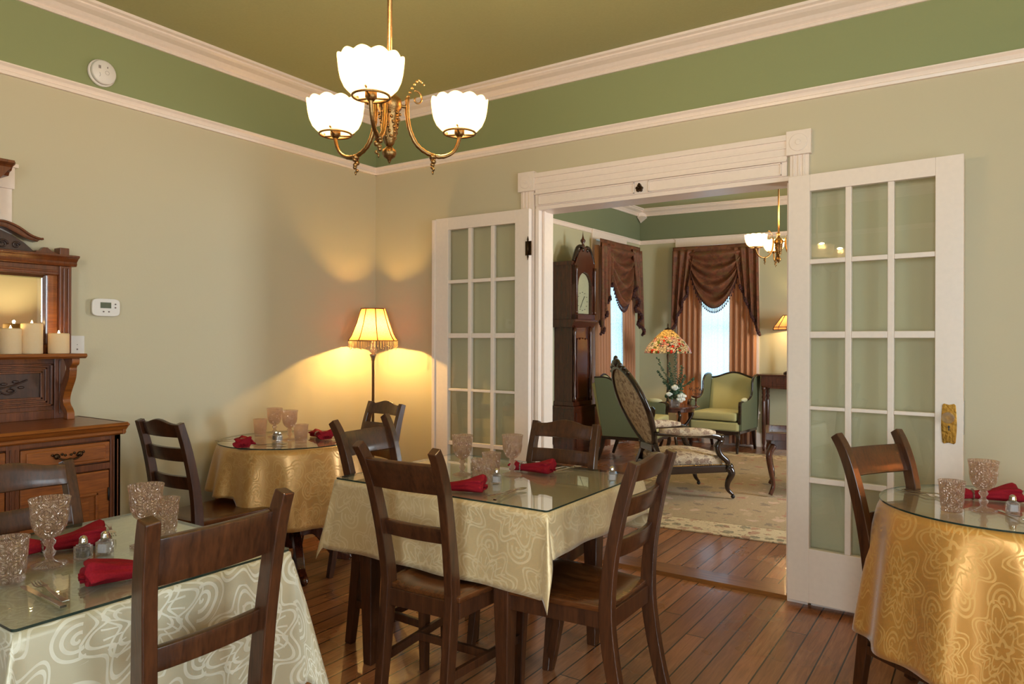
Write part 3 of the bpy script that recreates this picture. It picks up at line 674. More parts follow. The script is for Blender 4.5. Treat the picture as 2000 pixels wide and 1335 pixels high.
# ------------------------------------------------------------------ tables, cloths, glass tops
TZ = 0.755
def rect_table(label, x0, x1, y0, y1, top):
    t = thing('dining_table', label, 'table', ((x0+x1)/2, (y0+y1)/2, 0)); a, b = (x1-x0)/2, (y1-y0)/2; A, Bb = (top[1]-top[0])/2, (top[3]-top[2])/2
    MB().box(-A+.02, A-.02, -Bb+.02, Bb-.02, 0.722, 0.748).done('tabletop', M['chair'], t, bevel=.004)
    MB().box(-a+.02, a-.02, -b+.02, -b+.04, .63, .722).box(-a+.02, a-.02, b-.04, b-.02, .63, .722).box(-a+.02, -a+.04, -b+.02, b-.02, .63, .722).box(a-.04, a-.02, -b+.02, b-.02, .63, .722).done('apron', M['chair'], t, bevel=.002)
    for sx in (-1, 1):
        for sy in (-1, 1):
            x, y = sx*(a-.035), sy*(b-.035)
            MB().bar([(x, y, 0), (x, y, .45), (x, y, .72)], [(.042, .042), (.066, .066), (.07, .07)]).done('leg', M['chair'], t, bevel=.004)
    return t
def rect_cloth(name, label, top, over, mat, seed, flare=.10, wave=.012, bulge=None):
    """top=(x0,x1,y0,y1); over=(x-,x+,y-,y+) overhang lengths"""
    x0, x1, y0, y1 = top; rnd = random.Random(seed); ph = [rnd.uniform(0, 6.28) for _ in range(8)]
    cx, cy_ = (x0+x1)/2, (y0+y1)/2; m = MB(); N = 121
    L, Rr, D, U = over; sx0, sx1, sy0, sy1 = x0-L, x1+Rr, y0-D, y1+U
    def pos(s, t):
        px = min(max(s, x0), x1); py = min(max(t, y0), y1); dx, dy = s-px, t-py; r = hypot(dx, dy)
        if r < 1e-6: return (s-cx, t-cy_, TZ-.003)
        # distance to the nearest corner along the edge lets side panels flare toward the folded corners
        cornerx = min(abs(s-x0), abs(s-x1)); cornery = min(abs(t-y0), abs(t-y1))
        if abs(dx) > 0 and abs(dy) > 0:
            # corner: squeeze the quarter cone into a pointed fold
            phi = atan2(abs(dy), abs(dx)); q = phi/(pi/2)
            d = .16+.10*sin(pi*q)**2; w_ = (phi-pi/4)*0.9+pi/4
            ox, oy = cos(w_)*d*r, sin(w_)*d*r
            wob = wave*1.2*sin(3*phi+ph[0]+s)*min(1, r/.15)
            return (px+math.copysign(ox+wob*.5, dx)-cx, py+math.copysign(oy+wob*.5, dy)-cy_, TZ-.003-r*.965)
        if abs(dx) > 0:
            k = cornery; e = math.exp(-k/.13); out = r*(flare*(1-e)+.16*e)+wave*sin(t*17+ph[1])*sin(t*7+ph[2])*min(1, r/.12)*(1-e)
            return (px+math.copysign(out, dx)-cx, t-cy_, TZ-.003-r*.985)
        k = cornerx; e = math.exp(-k/.13); out = r*(flare*(1-e)+.16*e)+wave*sin(s*15+ph[3])*sin(s*6+ph[4])*min(1, r/.12)*(1-e)
        return (s-cx, py+math.copysign(out, dy)-cy_, TZ-.003-r*.985)
    # breakpoints so that the creases follow the table edge
    def line(a, b, c, d): # a<b<c<d -> samples
        o = []
        n1 = max(2, int((b-a)/.018)); n2 = max(2, int((c-b)/.022)); n3 = max(2, int((d-c)/.018))
        for i in range(n1): o.append(a+(b-a)*i/n1)
        for i in range(n2): o.append(b+(c-b)*i/n2)
        for i in range(n3+1): o.append(c+(d-c)*i/n3)
        return o
    S = line(sx0, x0, x1, sx1); T = line(sy0, y0, y1, sy1)
    nu, nv = len(S), len(T)
    m.grid(lambda u, v: pos(S[round(u*(nu-1))], T[round(v*(nv-1))]), nu, nv, uv=lambda u, v: (S[round(u*(nu-1))], T[round(v*(nv-1))]))
    o = m.done(name, mat, None, solid=-.0015, loc=(cx, cy_, 0)); return tag(o, label, 'tablecloth')
def round_cloth(label, c, R, drop, mat, nf, amp, flare, seed, dropfn=None):
    rnd = random.Random(seed); ph = [rnd.uniform(0, 6.28) for _ in range(6)]; m = MB()
    nr, na = 34, 160
    def f(u, v):
        a = 2*pi*u; rr = v*(R+drop)
        if rr <= R: return (rr*cos(a), rr*sin(a), TZ-.003)
        d = rr-R; q = d/drop; D = d*(dropfn(a) if dropfn else 1)
        k = min(1, d/.06)
        w_ = sin(nf*a+ph[0]+.5*sin(2*a+ph[1]))*(1+.35*sin(3*a+ph[2])); rad = R+.004*k+flare*q+amp*(q**.62)*((.5+.5*w_/1.35)**1.3*2-.55)
        return (max(.012-c[0], rad*cos(a+.02*w_*q)), rad*sin(a+.02*w_*q), TZ-.003-D*.97-.006*k)
    m.grid(f, na, nr, closeu=True, uv=lambda u, v: (v*(R+drop)*cos(2*pi*u), v*(R+drop)*sin(2*pi*u)))
    o = m.done('tablecloth', mat, None, solid=-.0015, loc=(c[0], c[1], 0)); return tag(o, label, 'tablecloth')
def glass_top(label, poly, loc, group=None):
    m = MB(); m.prism(poly, 'z', 0, .006); m.bm.faces.ensure_lookup_table()
    for f in m.bm.faces: f.material_index = 0 if abs(f.normal.z) > .5 or len(f.verts) > 4 else 1
    m.bm.faces.ensure_lookup_table(); m.bm.normal_update()
    for f in m.bm.faces: f.material_index = 0 if abs(f.normal.z) > .5 else 1
    o = m.done('glass_tabletop', M['top_glass'], None, mats=[M['edge']], loc=loc); return tag(o, label, 'glass top')
def rrect(x0, x1, y0, y1, r, n=5):
    o = []
    for cx, cy_, a0 in ((x1-r, y1-r, 0), (x0+r, y1-r, pi/2), (x0+r, y0+r, pi), (x1-r, y0+r, 1.5*pi)):
        for k in range(n+1): a = a0+k*pi/2/n; o.append((cx+r*cos(a), cy_+r*sin(a)))
    return o
GZ = TZ+.0015
MT = (1.555, 2.600, -1.805, -1.000); T1 = (1.470, 2.236, -3.262, -2.585)
rect_table('rectangular dark wooden table under the champagne cloth in the middle of the room', 1.68, 2.43, -1.79, -1.03, MT)
rect_cloth('tablecloth', 'champagne patterned cloth with pointed corners on the middle rectangular table', MT, (.18, .155, .285, .24), M['damask'], 3)
glass_top('rectangular glass top on the champagne clothed table', rrect(-.522, .522, -.402, .402, .012), ((MT[0]+MT[1])/2, (MT[2]+MT[3])/2, GZ))
rect_table('square dark wooden table hidden under the pale silvery cloth', 1.50, 2.20, -3.23, -2.62, T1)
rect_cloth('tablecloth', 'pale silvery cloth with large scrolling flowers on the table nearest the sideboard', T1, (.30, .36, .30, .36), M['damask_pale'], 5, flare=.07, wave=.006)
glass_top('square glass top reflecting the wall thermostat on the pale clothed table', rrect(-.383, .383, -.339, .339, .010), ((T1[0]+T1[1])/2, (T1[2]+T1[3])/2, GZ))
def circle(r, n=72): return [(r*cos(2*pi*k/n), r*sin(2*pi*k/n)) for k in range(n)]
def pedestal_table(label, c, R, rot):
    t = thing('round_table', label, 'table', (c[0], c[1], 0), rot)
    MB().prism(circle(R-.01, 48), 'z', .724, .75).done('tabletop', M['walnut'], t, bevel=.004)
    MB().lathe([(.10, .724), (.05, .70), (.035, .62), (.05, .52), (.07, .42), (.06, .34), (.045, .30), (.06, .25), (.065, .18), (.05, .13), (.02, .12)], 20).done('pedestal', M['walnut'], t)
    for k in range(4):
        a = k*pi/2; p = catmull([(.05, 0, .22), (.14, 0, .215), (.21, 0, .13), (.26, 0, .055), (.315, 0, .03), (.35, 0, .022)], 5)
        ww = [.040+.0*i for i in range(len(p))]
        m = MB(); m.bar([(q.x*cos(a), q.x*sin(a), q.z) for q in p], [(.044, max(.036, .07-.0011*i*1.3)) for i in range(len(p))], side=(-sin(a), cos(a), 0))
        m.ball((.345*cos(a), .345*sin(a), .024), .024, 12)
        m.done('leg', M['walnut'], t, bevel=.006)
    return t
CL, RL = (.435, -1.13), .40
pedestal_table('small round pedestal table with curved claw feet under the tan cloth', CL, RL, radians(-27))
def dl(a):
    d = (a-radians(-112)+pi) % (2*pi)-pi
    return .60 if abs(d) < .55 else (.60+(abs(d)-.55)/.25*.40 if abs(d) < .80 else 1.0)
round_cloth('tan gold cloth on the small round table by the plain wall', CL, RL, .43, M['damask_tan'], 12, .026, .040, 11, dl)
glass_top('round glass top on the tan clothed table by the plain wall', circle(RL+.003), (CL[0], CL[1], GZ))
CR, RR = (3.888, -.832), .382
pedestal_table('dark round pedestal table under the bright gold cloth', CR, RR, radians(20))
round_cloth('bright gold cloth with satin folds on the round table beside the open French door', CR, RR, .51, M['damask_gold'], 12, .030, .054, 23)
glass_top('round green edged glass top on the gold clothed table', circle(RR+.003), (CR[0], CR[1], GZ))

# ------------------------------------------------------------------ tableware
TT = GZ+.0065
def make_goblet():
    g = thing('goblet', 'x', 'goblet')
    prof = [(.001, .0), (.040, .0), (.042, .003), (.030, .007), (.012, .012), (.008, .020), (.013, .028), (.015, .034), (.009, .042), (.008, .048), (.014, .056), (.015, .062), (.009, .068)]
    MB().lathe(prof, 24, rib=lambda a, k: 1+(.05*cos(8*a) if k in (1, 2, 3) else 0)).done('foot_and_stem', M['pink'], g)
    out = [(.009, .068), (.020, .074), (.032, .086), (.039, .102), (.0425, .122), (.043, .145), (.0445, .158), (.047, .170), (.0475, .172), (.0445, .1725)]
    inn = [(.042, .158), (.040, .145), (.0395, .122), (.036, .104), (.029, .090), (.018, .080), (.001, .076)]
    MB().lathe(out+inn, 32).done('bowl', M['pink'], g); return g
def make_tumbler():
    m = MB(); m.lathe([(.001, 0), (.031, 0), (.033, .004), (.031, .010), (.034, .018), (.0375, .06), (.040, .095), (.042, .102), (.0425, .104), (.040, .1045), (.037, .095), (.034, .06), (.030, .016), (.001, .013)], 32)
    return tag(m.done('tumbler', M['pink']), 'x', 'glass')
def make_shaker(name, fill):
    g = thing(name, 'x', 'shaker'); m = MB()
    m.prism(rrect(-.017, .017, -.017, .017, .004), 'z', 0, .034); m.prism(rrect(-.013, .013, -.013, .013, .004), 'z', .034, .038); m.done('glass_body', M['clear'], g, bevel=.001)
    MB().prism(rrect(-.0125, .0125, -.0125, .0125, .003), 'z', .005, .028).done('contents', M[fill], g)
    MB().lathe([(.011, .037), (.0115, .046), (.010, .050), (.010, .054), (.006, .059), (.001, .061)], 16).done('cap', M['silver'], g, label='silver domed cap')
    return g
def make_napkin():
    g = thing('napkin', 'x', 'napkin'); m = MB()
    def f(u, v):
        a = 2*pi*v; x = (u-.42)*.15/.58 if u > .42 else (u-.42)*.045/.42
        t = (u-.42)/.58 if u > .42 else (.42-u)/.42*.55
        w_ = .014+.040*t**.8; h = .014+.015*t
        fold = 1+.20*sin(5*a+3.0*u)*t+.10*sin(9*a-8*u)*t+.05*sin(14*u+2*a)
        c_, s_ = cos(a), sin(a); close = .25 if u in (0.0, 1.0) else 1
        if u > .97: fold *= .92
        z = max(0.0, h*.95+h*s_*fold+.004*sin(6*u+c_*3)*t) if s_ > -.6 else 0.001
        return (x+.006*c_*t*sin(3*a), w_*c_*fold, z if close == 1 else z*.9+.001)
    m.grid(f, 26, 40, closev=True); vs = m.bm.verts[:] ; m.bm.verts.ensure_lookup_table()
    n = 40; m.bm.faces.new([m.bm.verts[k] for k in range(n)]); m.bm.faces.new([m.bm.verts[-1-k] for k in range(n)])
    # inner fold layers at the wide end
    for k, (dz, s_) in enumerate(((.010, .9), (.018, .78))):
        m.grid(lambda u, v, dz=dz, s_=s_: (.132+.03*u, (v-.5)*.075*s_*(1-.25*u), dz+.0035*sin(v*14+k)+.002*u), 5, 14)
    m.done('cloth', M['red'], g)
    m = MB()
    for k in range(10):
        a = 2*pi*k/10; m.ball((0, .0165*cos(a), .0155+.0165*sin(a)), .0052, 8)
    m.tube([(0, .0165*cos(2*pi*k/20), .0155+.0165*sin(2*pi*k/20)) for k in range(21)], .003, 6)
    m.done('napkin_ring', M['clear'], g, label='beaded crystal napkin ring'); return g
def make_fork():
    m = MB(); p = catmull([(-.09, 0, .004), (-.05, 0, .003), (0, 0, .006), (.03, 0, .010), (.05, 0, .006)], 4)
    ws = [.016, .017, .015, .012, .010, .009, .008, .0075, .007, .007, .007, .0075, .009, .014, .020, .023, .024]
    m.bar(p, [(ws[i], .0025) for i in range(len(p))], side=(0, 1, 0))
    for k in range(4):
        y = (k-1.5)*.0064; m.bar([(.049, y, .006), (.07, y, .004), (.085, y*.95, .006), (.097, y*.9, .010)], [(.0032, .002)]*3+[(.0015, .001)], side=(0, 1, 0))
    return tag(m.done('fork', M['silver'], bevel=.0005), 'x', 'fork')
def make_spoon():
    m = MB(); p = catmull([(-.09, 0, .004), (-.05, 0, .003), (0, 0, .006), (.035, 0, .009), (.05, 0, .006)], 4)
    m.bar(p, [(.015-.0005*i, .0025) for i in range(len(p))], side=(0, 1, 0))
    m.grid(lambda u, v: (.074+.028*cos(2*pi*u)*v, .0165*sin(2*pi*u)*v*(1-.12*cos(2*pi*u)), .003+.006*v*v), 20, 6, closeu=True)
    return tag(m.done('spoon', M['silver']), 'x', 'spoon')
def make_knife():
    m = MB(); m.bar([(-.10, 0, .005), (-.05, 0, .005), (.0, 0, .005)], [(.014, .006), (.012, .006), (.009, .005)], side=(0, 1, 0))
    m.prism([(.0, -.006), (.10, -.008), (.118, -.004), (.122, .004), (.10, .008), (.0, .005)], 'z', .004, .0055)
    return tag(m.done('knife', M['silver'], bevel=.0005), 'x', 'knife')
first = {}
MK = dict(goblet=make_goblet, tumbler=make_tumbler, salt_shaker=lambda: make_shaker('salt_shaker', 'salt'), pepper_shaker=lambda: make_shaker('pepper_shaker', 'pepper'), napkin=make_napkin, fork=make_fork, spoon=make_spoon, knife=make_knife)
def put(kind, x, y, deg, label, group=None, z=0.0):
    if kind not in first: first[kind] = MK[kind](); o = first[kind]
    else: o = dup(first[kind])
    o.location = (x, y, TT+z); o.rotation_euler.z = radians(deg); o['label'] = label
    if group: o['group'] = group
    elif 'group' in o: del o['group']
    return o
G1, G2, G3, G4 = ('%s on the ' + s for s in ('pale clothed table', 'middle rectangular table', 'tan round table', 'gold round table'))
put('goblet', 1.85, -3.031, 10, 'pink pressed glass goblet beside the pepper shaker on the pale clothed table', G1 % 'goblets')
put('goblet', 1.886, -2.80, 40, 'pink goblet next to a tumbler, behind the ear of the nearest chair', G1 % 'goblets')
put('tumbler', 1.905, -3.142, 0, 'pink tumbler cut by the picture edge on the pale clothed table', G1 % 'tumblers')
put('tumbler', 1.80, -2.695, 0, 'pink tumbler with raised scrolls beside a goblet on the pale clothed table', G1 % 'tumblers')
put('napkin', 1.70, -2.985, 70, 'crimson napkin in a ring behind the goblet at the sideboard side of the pale table', G1 % 'napkins')
put('napkin', 2.125, -2.91, 252, 'folded crimson napkin partly behind the nearest chair post', G1 % 'napkins')
put('pepper_shaker', 1.862, -2.955, 20, 'square glass pepper shaker with silver cap next to the salt', None)
put('salt_shaker', 1.862, -2.900, 30, 'square glass salt shaker with silver cap on the pale clothed table', None)
put('fork', 2.075, -3.125, 175, 'silver fork lying near the glass edge beside the cut off tumbler', G1 % 'forks')
put('knife', 2.10, -3.150, 178, 'silver knife under a fork on the pale clothed table')
put('fork', 1.62, -2.80, -14, 'silver fork, the farther of two beside the crimson napkin', G1 % 'forks')
put('fork', 1.665, -2.785, -24, 'silver fork crossing another one behind the salt shaker', G1 % 'forks', .004)
put('goblet', 1.962, -1.455, 0, 'pink goblet beside the crystal ornaments on the rectangular table', G2 % 'goblets')
put('goblet', 2.135, -1.325, 30, 'pink goblet between two red napkins against the clock side', G2 % 'goblets')
put('tumbler', 2.160, -1.585, 0, 'pink tumbler in front of the others on the rectangular table', G2 % 'tumblers')
put('tumbler', 2.095, -1.425, 0, 'pink tumbler partly hidden behind another tumbler', G2 % 'tumblers')
put('napkin', 2.10, -1.735, 25, 'crimson napkin in a crystal ring beside the post of the eared chair', G2 % 'napkins')
put('napkin', 2.11, -1.215, 5, 'crimson napkin in a ring before the reddish ladder back chair', G2 % 'napkins')
put('spoon', 2.33, -1.655, 75, 'silver spoon on the rectangular table near its corner', G2 % 'spoons')
put('knife', 2.36, -1.70, 100, 'silver knife crossing a spoon near the table corner', None, .003)
put('fork', 2.235, -1.10, 60, 'silver fork near the far edge of the rectangular table', G2 % 'forks')
put('spoon', 2.27, -1.10, 70, 'silver spoon beside a fork at the far edge of the glass', G2 % 'spoons')
put('salt_shaker', 1.985, -1.36, 10, 'glass salt shaker behind a tumbler on the rectangular table')
put('pepper_shaker', 1.945, -1.345, 35, 'glass pepper shaker beside the goblet nearest the folded white door')
put('salt_shaker', 2.185, -1.515, 15, 'small crystal shaker beside the front tumbler on the rectangular table')
put('napkin', 2.545, -1.215, 40, 'crimson napkin hidden behind the ladder back post', G2 % 'napkins') if False else None
put('salt_shaker', 2.55, -1.20, 30, 'tiny crystal shaker by the far corner of the rectangular glass top')
put('goblet', .285, -1.13, 0, 'pink goblet nearest the plain wall on the tan round table', G3 % 'goblets')
put('goblet', .472, -1.170, 20, 'pink goblet in the middle of the tan round table', G3 % 'goblets')
put('tumbler', .195, -1.165, 0, 'pale pink tumbler against the plain wall on the tan round table', G3 % 'tumblers')
put('tumbler', .625, -1.215, 0, 'pink tumbler in front of a red napkin on the tan round table', G3 % 'tumblers')
put('napkin', .400, -1.435, -32, 'crimson napkin at the rim of the tan round table nearest the dark chair', G3 % 'napkins')
put('napkin', .500, -.985, -20, 'crimson napkin behind the tumbler on the tan round table', G3 % 'napkins')
put('pepper_shaker', .43, -1.235, 10, 'pepper shaker between the goblets on the tan round table')
put('salt_shaker', .475, -1.245, 40, 'salt shaker between the goblets on the tan round table')
put('fork', .205, -1.37, 70, 'silver fork at the rim of the tan round table nearest the wall', G3 % 'forks')
put('spoon', .55, -1.37, 30, 'silver spoon beside the red napkin on the tan round table')
put('fork', .66, -1.00, 20, 'silver fork beside the rear napkin on the tan round table', G3 % 'forks')
put('tumbler', 3.745, -1.020, 0, 'clear pink tumbler near the edge of the gold clothed table', G4 % 'tumblers')
put('goblet', 3.835, -.950, 0, 'tall pink goblet on the gold clothed table', G4 % 'goblets')
put('napkin', 3.80, -.74, 18, 'crimson napkin behind the goblet on the gold clothed table')
put('salt_shaker', 3.918, -.925, 20, 'glass salt shaker at the picture edge on the gold clothed table')
put('fork', 3.63, -.785, -30, 'silver fork on the gold clothed table near the eared chair', G4 % 'forks')
put('spoon', 3.655, -.755, -20, 'silver spoon on the gold clothed table near the eared chair')
put('fork', 3.925, -1.01, -60, 'silver fork beside the salt shaker on the gold clothed table', G4 % 'forks')

# ------------------------------------------------------------------ chandeliers
def chandelier(label, loc, top, rot, power):
    """loc = point at the shade rims' height; top = length of rod above it"""
    c = thing('chandelier', label, 'chandelier', loc, 0); B = M['brass']
    MB().tube([(0, 0, -.04), (0, 0, top)], .0075, 12).lathe([(.055, top), (.05, top-.02), (.02, top-.035), (.009, top-.04)], 20).lathe([(.008, .02), (.013, .0), (.008, -.02)], 14).done('rod', B, c)
    m = MB(); m.lathe([(.008, -.02), (.032, -.045), (.036, -.05), (.036, -.075), (.030, -.082), (.027, -.11), (.022, -.15), (.014, -.18), (.008, -.19)], 20, rib=lambda a, k: 1+(.07*cos(10*a) if 4 < k < 8 else 0))
    for i in range(8):
        for j in range(6):
            a = 2*pi*i/8+j*.2; r = .031-.0026*j; m.ball((r*cos(a), r*sin(a), -.092-.014*j), .0052, 8)
    m.done('body', B, c)
    MB().lathe([(.006, -.186), (.012, -.194), (.020, -.200), (.022, -.210), (.017, -.221), (.007, -.228), (.004, -.236), (.001, -.240)], 18).done('finial', B, c)
    for k in range(3):
        a = rot+k*2*pi/3; R3 = Matrix.Rotation(a, 3, 'Z'); T3 = lambda p: R3 @ Vector(p)
        ring = -.118
        arm = catmull([(.03, 0, -.062), (.052, 0, -.062), (.056, 0, -.05)], 3)
        path = catmull([(.056, 0, -.035), (.056, 0, -.085), (.066, 0, -.135), (.090, 0, -.176), (.132, 0, -.198), (.174, 0, -.198), (.210, 0, -.176), (.228, 0, -.135), (.228, 0, -.115)], 5)
        m = MB(); m.tube([T3(p) for p in arm], .005, 8)
        m.tube([T3(p) for p in path], [.0062+.0012*((i % 2) if i < 26 else 0) for i in range(len(path))], 10)
        o = m.done('arm', B, c)
        m = MB(); sc = [(.056+.022*t*cos(7*t+1.2)+.03, 0, -.045+.025*t*sin(7*t+1.2)+.012) for t in [i/24 for i in range(4, 25)]]
        m.tube([T3(p) for p in sc], .0028, 6)
        for i in range(9):
            t = i/8; m.ball(T3((.06+.05*t, .004*sin(9*t), -.03+.055*sin(pi*t*.7))), .005-.002*t, 8)
        m.done('scroll', B, o)
        m = MB()
        for i in range(6):
            m.ball(T3((.139, .006*sin(2.2*i), -.203-.008*i)), .0085-.001*abs(i-2), 8)
        m.lathe([(.004, -.248), (.002, -.258)], 6, T3((.139, 0, 0)))
        m.lathe([(.010, -.196), (.012, -.203), (.010, -.210)], 10, T3((.139, 0, 0)))
        m.done('pendant', B, o)
        m = MB(); cx, cy_ = T3((.228, 0, 0)).xy
        n = 28; m.tube([(cx+.050*cos(2*pi*i/n), cy_+.050*sin(2*pi*i/n), ring) for i in range(n+1)], .0032, 8, cap=False)
        for j in range(3):
            b = 2*pi*j/3+a; m.tube([(cx, cy_, ring-.004), (cx+.050*cos(b), cy_+.050*sin(b), ring)], .0028, 6)
            m.tube([(cx+.048*cos(b), cy_+.048*sin(b), ring+.008), (cx+.060*cos(b), cy_+.060*sin(b), ring+.008)], .003, 6)
        m.lathe([(.008, ring-.012), (.016, ring-.002), (.016, ring+.018), (.011, ring+.024)], 14, (cx, cy_, 0))
        m.done('shade_holder', B, o)
        m = MB(); NP = 12; prof = [(.047, .002), (.060, .012), (.073, .026), (.082, .046), (.0865, .068), (.0885, .088), (.0895, .099)]
        def fs(u, v, cx=cx, cy_=cy_):
            b = 2*pi*u; q = v*(len(prof)-1); i = min(int(q), len(prof)-2); t = q-i
            r = prof[i][0]+(prof[i+1][0]-prof[i][0])*t; z = prof[i][1]+(prof[i+1][1]-prof[i][1])*t
            sc_ = abs(cos(NP*b/2)); r *= 1+.022*sc_*v-.012; z += .009*(sc_-.5)*max(0, v-.8)/.2
            return (r*cos(b), r*sin(b), z)
        m.grid(fs, 96, 22, closeu=True)
        sh = m.done('glass_shade', M['frost'], c, solid=.002, loc=(cx, cy_, ring)); 
        m = MB(); m.lathe([(.008, .02), (.010, .028), (.020, .045), (.024, .058), (.019, .072), (.008, .079), (.001, .081)], 16)
        m.done('bulb', M['bulb'], c, loc=(cx, cy_, ring))
        bulb_light('chandelier_light', (cx, cy_, ring+.092), power, WARM, .03, c)
    return c
near = atan2(.20*cos(radians(0)), 0)
# arms: one toward the camera side
def arm_rot():
    dv = Vector((R2.x, R2.y))*(-.044)-Vector((F_.x, F_.y))*.999; return atan2(dv.y, dv.x)
chandelier('brass chandelier with three scalloped glass bowls hanging over the dining tables', (2.354, -2.321, 2.112), ZC-2.112, arm_rot(), 20)
chandelier('smaller looking brass chandelier seen through the doorway in the parlour', (2.40, 2.25, 2.235), ZP-2.235, arm_rot()+radians(52), 26)

# ------------------------------------------------------------------ corner floor lamp
def floor_lamp(label, loc):
    f = thing('floor_lamp', label, 'lamp', loc)
    MB().lathe([(.12, 0), (.122, .012), (.10, .022), (.04, .034), (.02, .05)], 28).done('base', M['nickel'], f)
    m = MB(); m.lathe([(.0095, .04), (.0095, 1.20), (.014, 1.205), (.014, 1.215), (.022, 1.235), (.026, 1.245), (.010, 1.25), (.006, 1.30), (.005, 1.40)], 16); m.done('pole', M['nickel'], f)
    m = MB(); m.ball((0, 0, 1.275), .027, 16, 1, 1, .9); m.ball((0, 0, 1.312), .018, 14); m.done('glass_ornament', M['clear'], f)
    n = 8; H0, H1 = 1.342, 1.565; prof = lambda t: .172-.088*(t**.72)
    m = MB(); m.grid(lambda u, v: ((prof(v)*(cos(pi/n)/cos(((2*pi*u+pi/n) % (2*pi/n))-pi/n)))*cos(2*pi*u), (prof(v)*(cos(pi/n)/cos(((2*pi*u+pi/n) % (2*pi/n))-pi/n)))*sin(2*pi*u), H0+(H1-H0)*v), 64, 12, closeu=True, smooth=False)
    s = m.done('lamp_shade', M['lamp_cloth'], f)
    m = MB()
    for k in range(n):
        a = 2*pi*k/n+pi/n; m.tube([(prof(t)*1.004*cos(a), prof(t)*1.004*sin(a), H0+(H1-H0)*t) for t in [i/8 for i in range(9)]], .0034, 6)
    for zz, t in ((H0, 0), (H1, 1)):
        rr = prof(t); pts = [(rr*cos(2*pi*k/n+pi/n), rr*sin(2*pi*k/n+pi/n), zz) for k in range(n+1)]; m.tube(pts, .0035, 6)
    m.done('trim_braid', M['lamp_trim'], s)
    m = MB()
    for k in range(48):
        a = 2*pi*k/48; q = ((a+pi/n) % (2*pi/n))-pi/n; rr = prof(0)*cos(pi/n)/cos(q-0) if True else 0
        x, y = rr*cos(a), rr*sin(a); L = .050+.012*cos(8*a)
        m.tube([(x, y, H0), (x, y, H0-L)], .0009, 4); m.ball((x, y, H0-L), .0032, 6); m.ball((x, y, H0-L*.55), .0020, 6)
    m.done('bead_fringe', M['bead'], s, kind='stuff')
    m = MB(); m.lathe([(.010, 1.425), (.018, 1.432), (.022, 1.445), (.018, 1.457), (.001, 1.462)], 14); m.done('bulb', M['bulb'], f)
    bulb_light('floor_lamp_light', (0, 0, 1.475), 9, (1, .56, .14), .015, f); bulb_light('floor_lamp_light', (0, 0, 1.412), 24, (1, .60, .17), .008, f)
    return f
floor_lamp('lit silver floor lamp with an amber bell shade and bead fringe in the corner', (.262, -.285, 0)).rotation_euler.z = radians(33.8-1.5)

# ------------------------------------------------------------------ sideboard with mirror
sb = thing('sideboard', 'golden brown carved sideboard with a mirror against the wall', 'sideboard', (0, 0, 0))
YC, YR = -2.578, -2.138; YL = 2*YC-YR
O, OD = M['oak'], M['oakd']
MB().box(.03, .44, YL+.01, YR-.01, .10, .90).done('carcass', OD, sb)
m = MB()
for a, b in ((YR-.048, YR), (YL, YL+.048), (YC-.028, YC+.022)):
    m.box(.42, .468, a, b, .06, .90); m.box(.466, .474, a+.012, a+.018, .10, .88); m.box(.466, .474, b-.018, b-.012, .10, .88)
m.box(.02, .468, YR-.03, YR, .0, .90).box(.02, .468, YL, YL+.03, .0, .90).box(.42, .466, YL, YR, .745, .775).box(.42, .466, YL, YR, .878, .90).box(.03, .46, YL, YR, .0, .10)
m.done('front_frame', OD, sb, bevel=.003)
m = MB(); prof = [(.02, .900), (.478, .900), (.486, .908), (.482, .918), (.492, .926), (.500, .938), (.512, .945), (.500, .957), (.02, .957)]
m.prism(prof, 'y', YL-.022, YR+.016); m.prism([(YR, .900), (YR+.016, .908), (YR+.014, .918), (YR+.022, .930), (YR+.034, .945), (YR+.022, .957), (YR, .957)], 'x', .02, .49)
m.prism([(YL, .900), (YL-.016, .908), (YL-.014, .918), (YL-.022, .930), (YL-.034, .945), (YL-.022, .957), (YL, .957)], 'x', .02, .49)
m.done('top_board', M['oak'], sb, bevel=.002)
def drawer(a, b):
    m = MB(); m.box(.44, .470, a, b, .782, .872); m.prism([(a+.02, .795), (b-.02, .795), (b-.02, .860), (a+.02, .860)], 'x', .468, .476)
    d = m.done('drawer', O, sb, bevel=.006)
    yc = (a+b)/2; m = MB()
    for s in (-1, 1):
        m.ball((.482, yc+s*.048, .832), .013, 10, .5, 1, 1); m.tube(catmull([(.480, yc+s*.048, .835), (.494, yc+s*.038, .822), (.496, yc+s*.018, .815), (.494, yc, .818)], 5), .0042, 8)
        for k in range(5): m.ball((.480, yc+s*(.012+.013*k), .834+.006*sin(k*2)), .006, 8, .5, 1, 1)
    m.done('drawer_pull', M['bronze'], d, label='scrolled dark bronze drawer pull')
def cdoor(a, b):
    m = MB(); m.box(.44, .466, a, b, .115, .740)
    m.box(.464, .474, a+.05, b-.05, .63, .645).box(.464, .474, a+.05, b-.05, .165, .18).box(.464, .474, a+.05, a+.065, .165, .645).box(.464, .474, b-.065, b-.05, .165, .645)
    m.prism([(a+.09, .20), (b-.09, .20), (b-.09, .61), (a+.09, .61)], 'x', .46, .474)
    d = m.done('cabinet_door', O, sb, bevel=.005)
    MB().ball((.484, a+.03 if a > YC else b-.03, .46), .011, 12).done('door_knob', M['bronze'], d)
    y = b-.006 if a > YC else a+.006; MB().tube([(.472, y, .60), (.472, y, .66)], .004, 8).done('door_hinge', M['black'], d)
for a, b in ((YC+.024, YR-.050), (YL+.050, YC-.030)): drawer(a, b); cdoor(a, b)
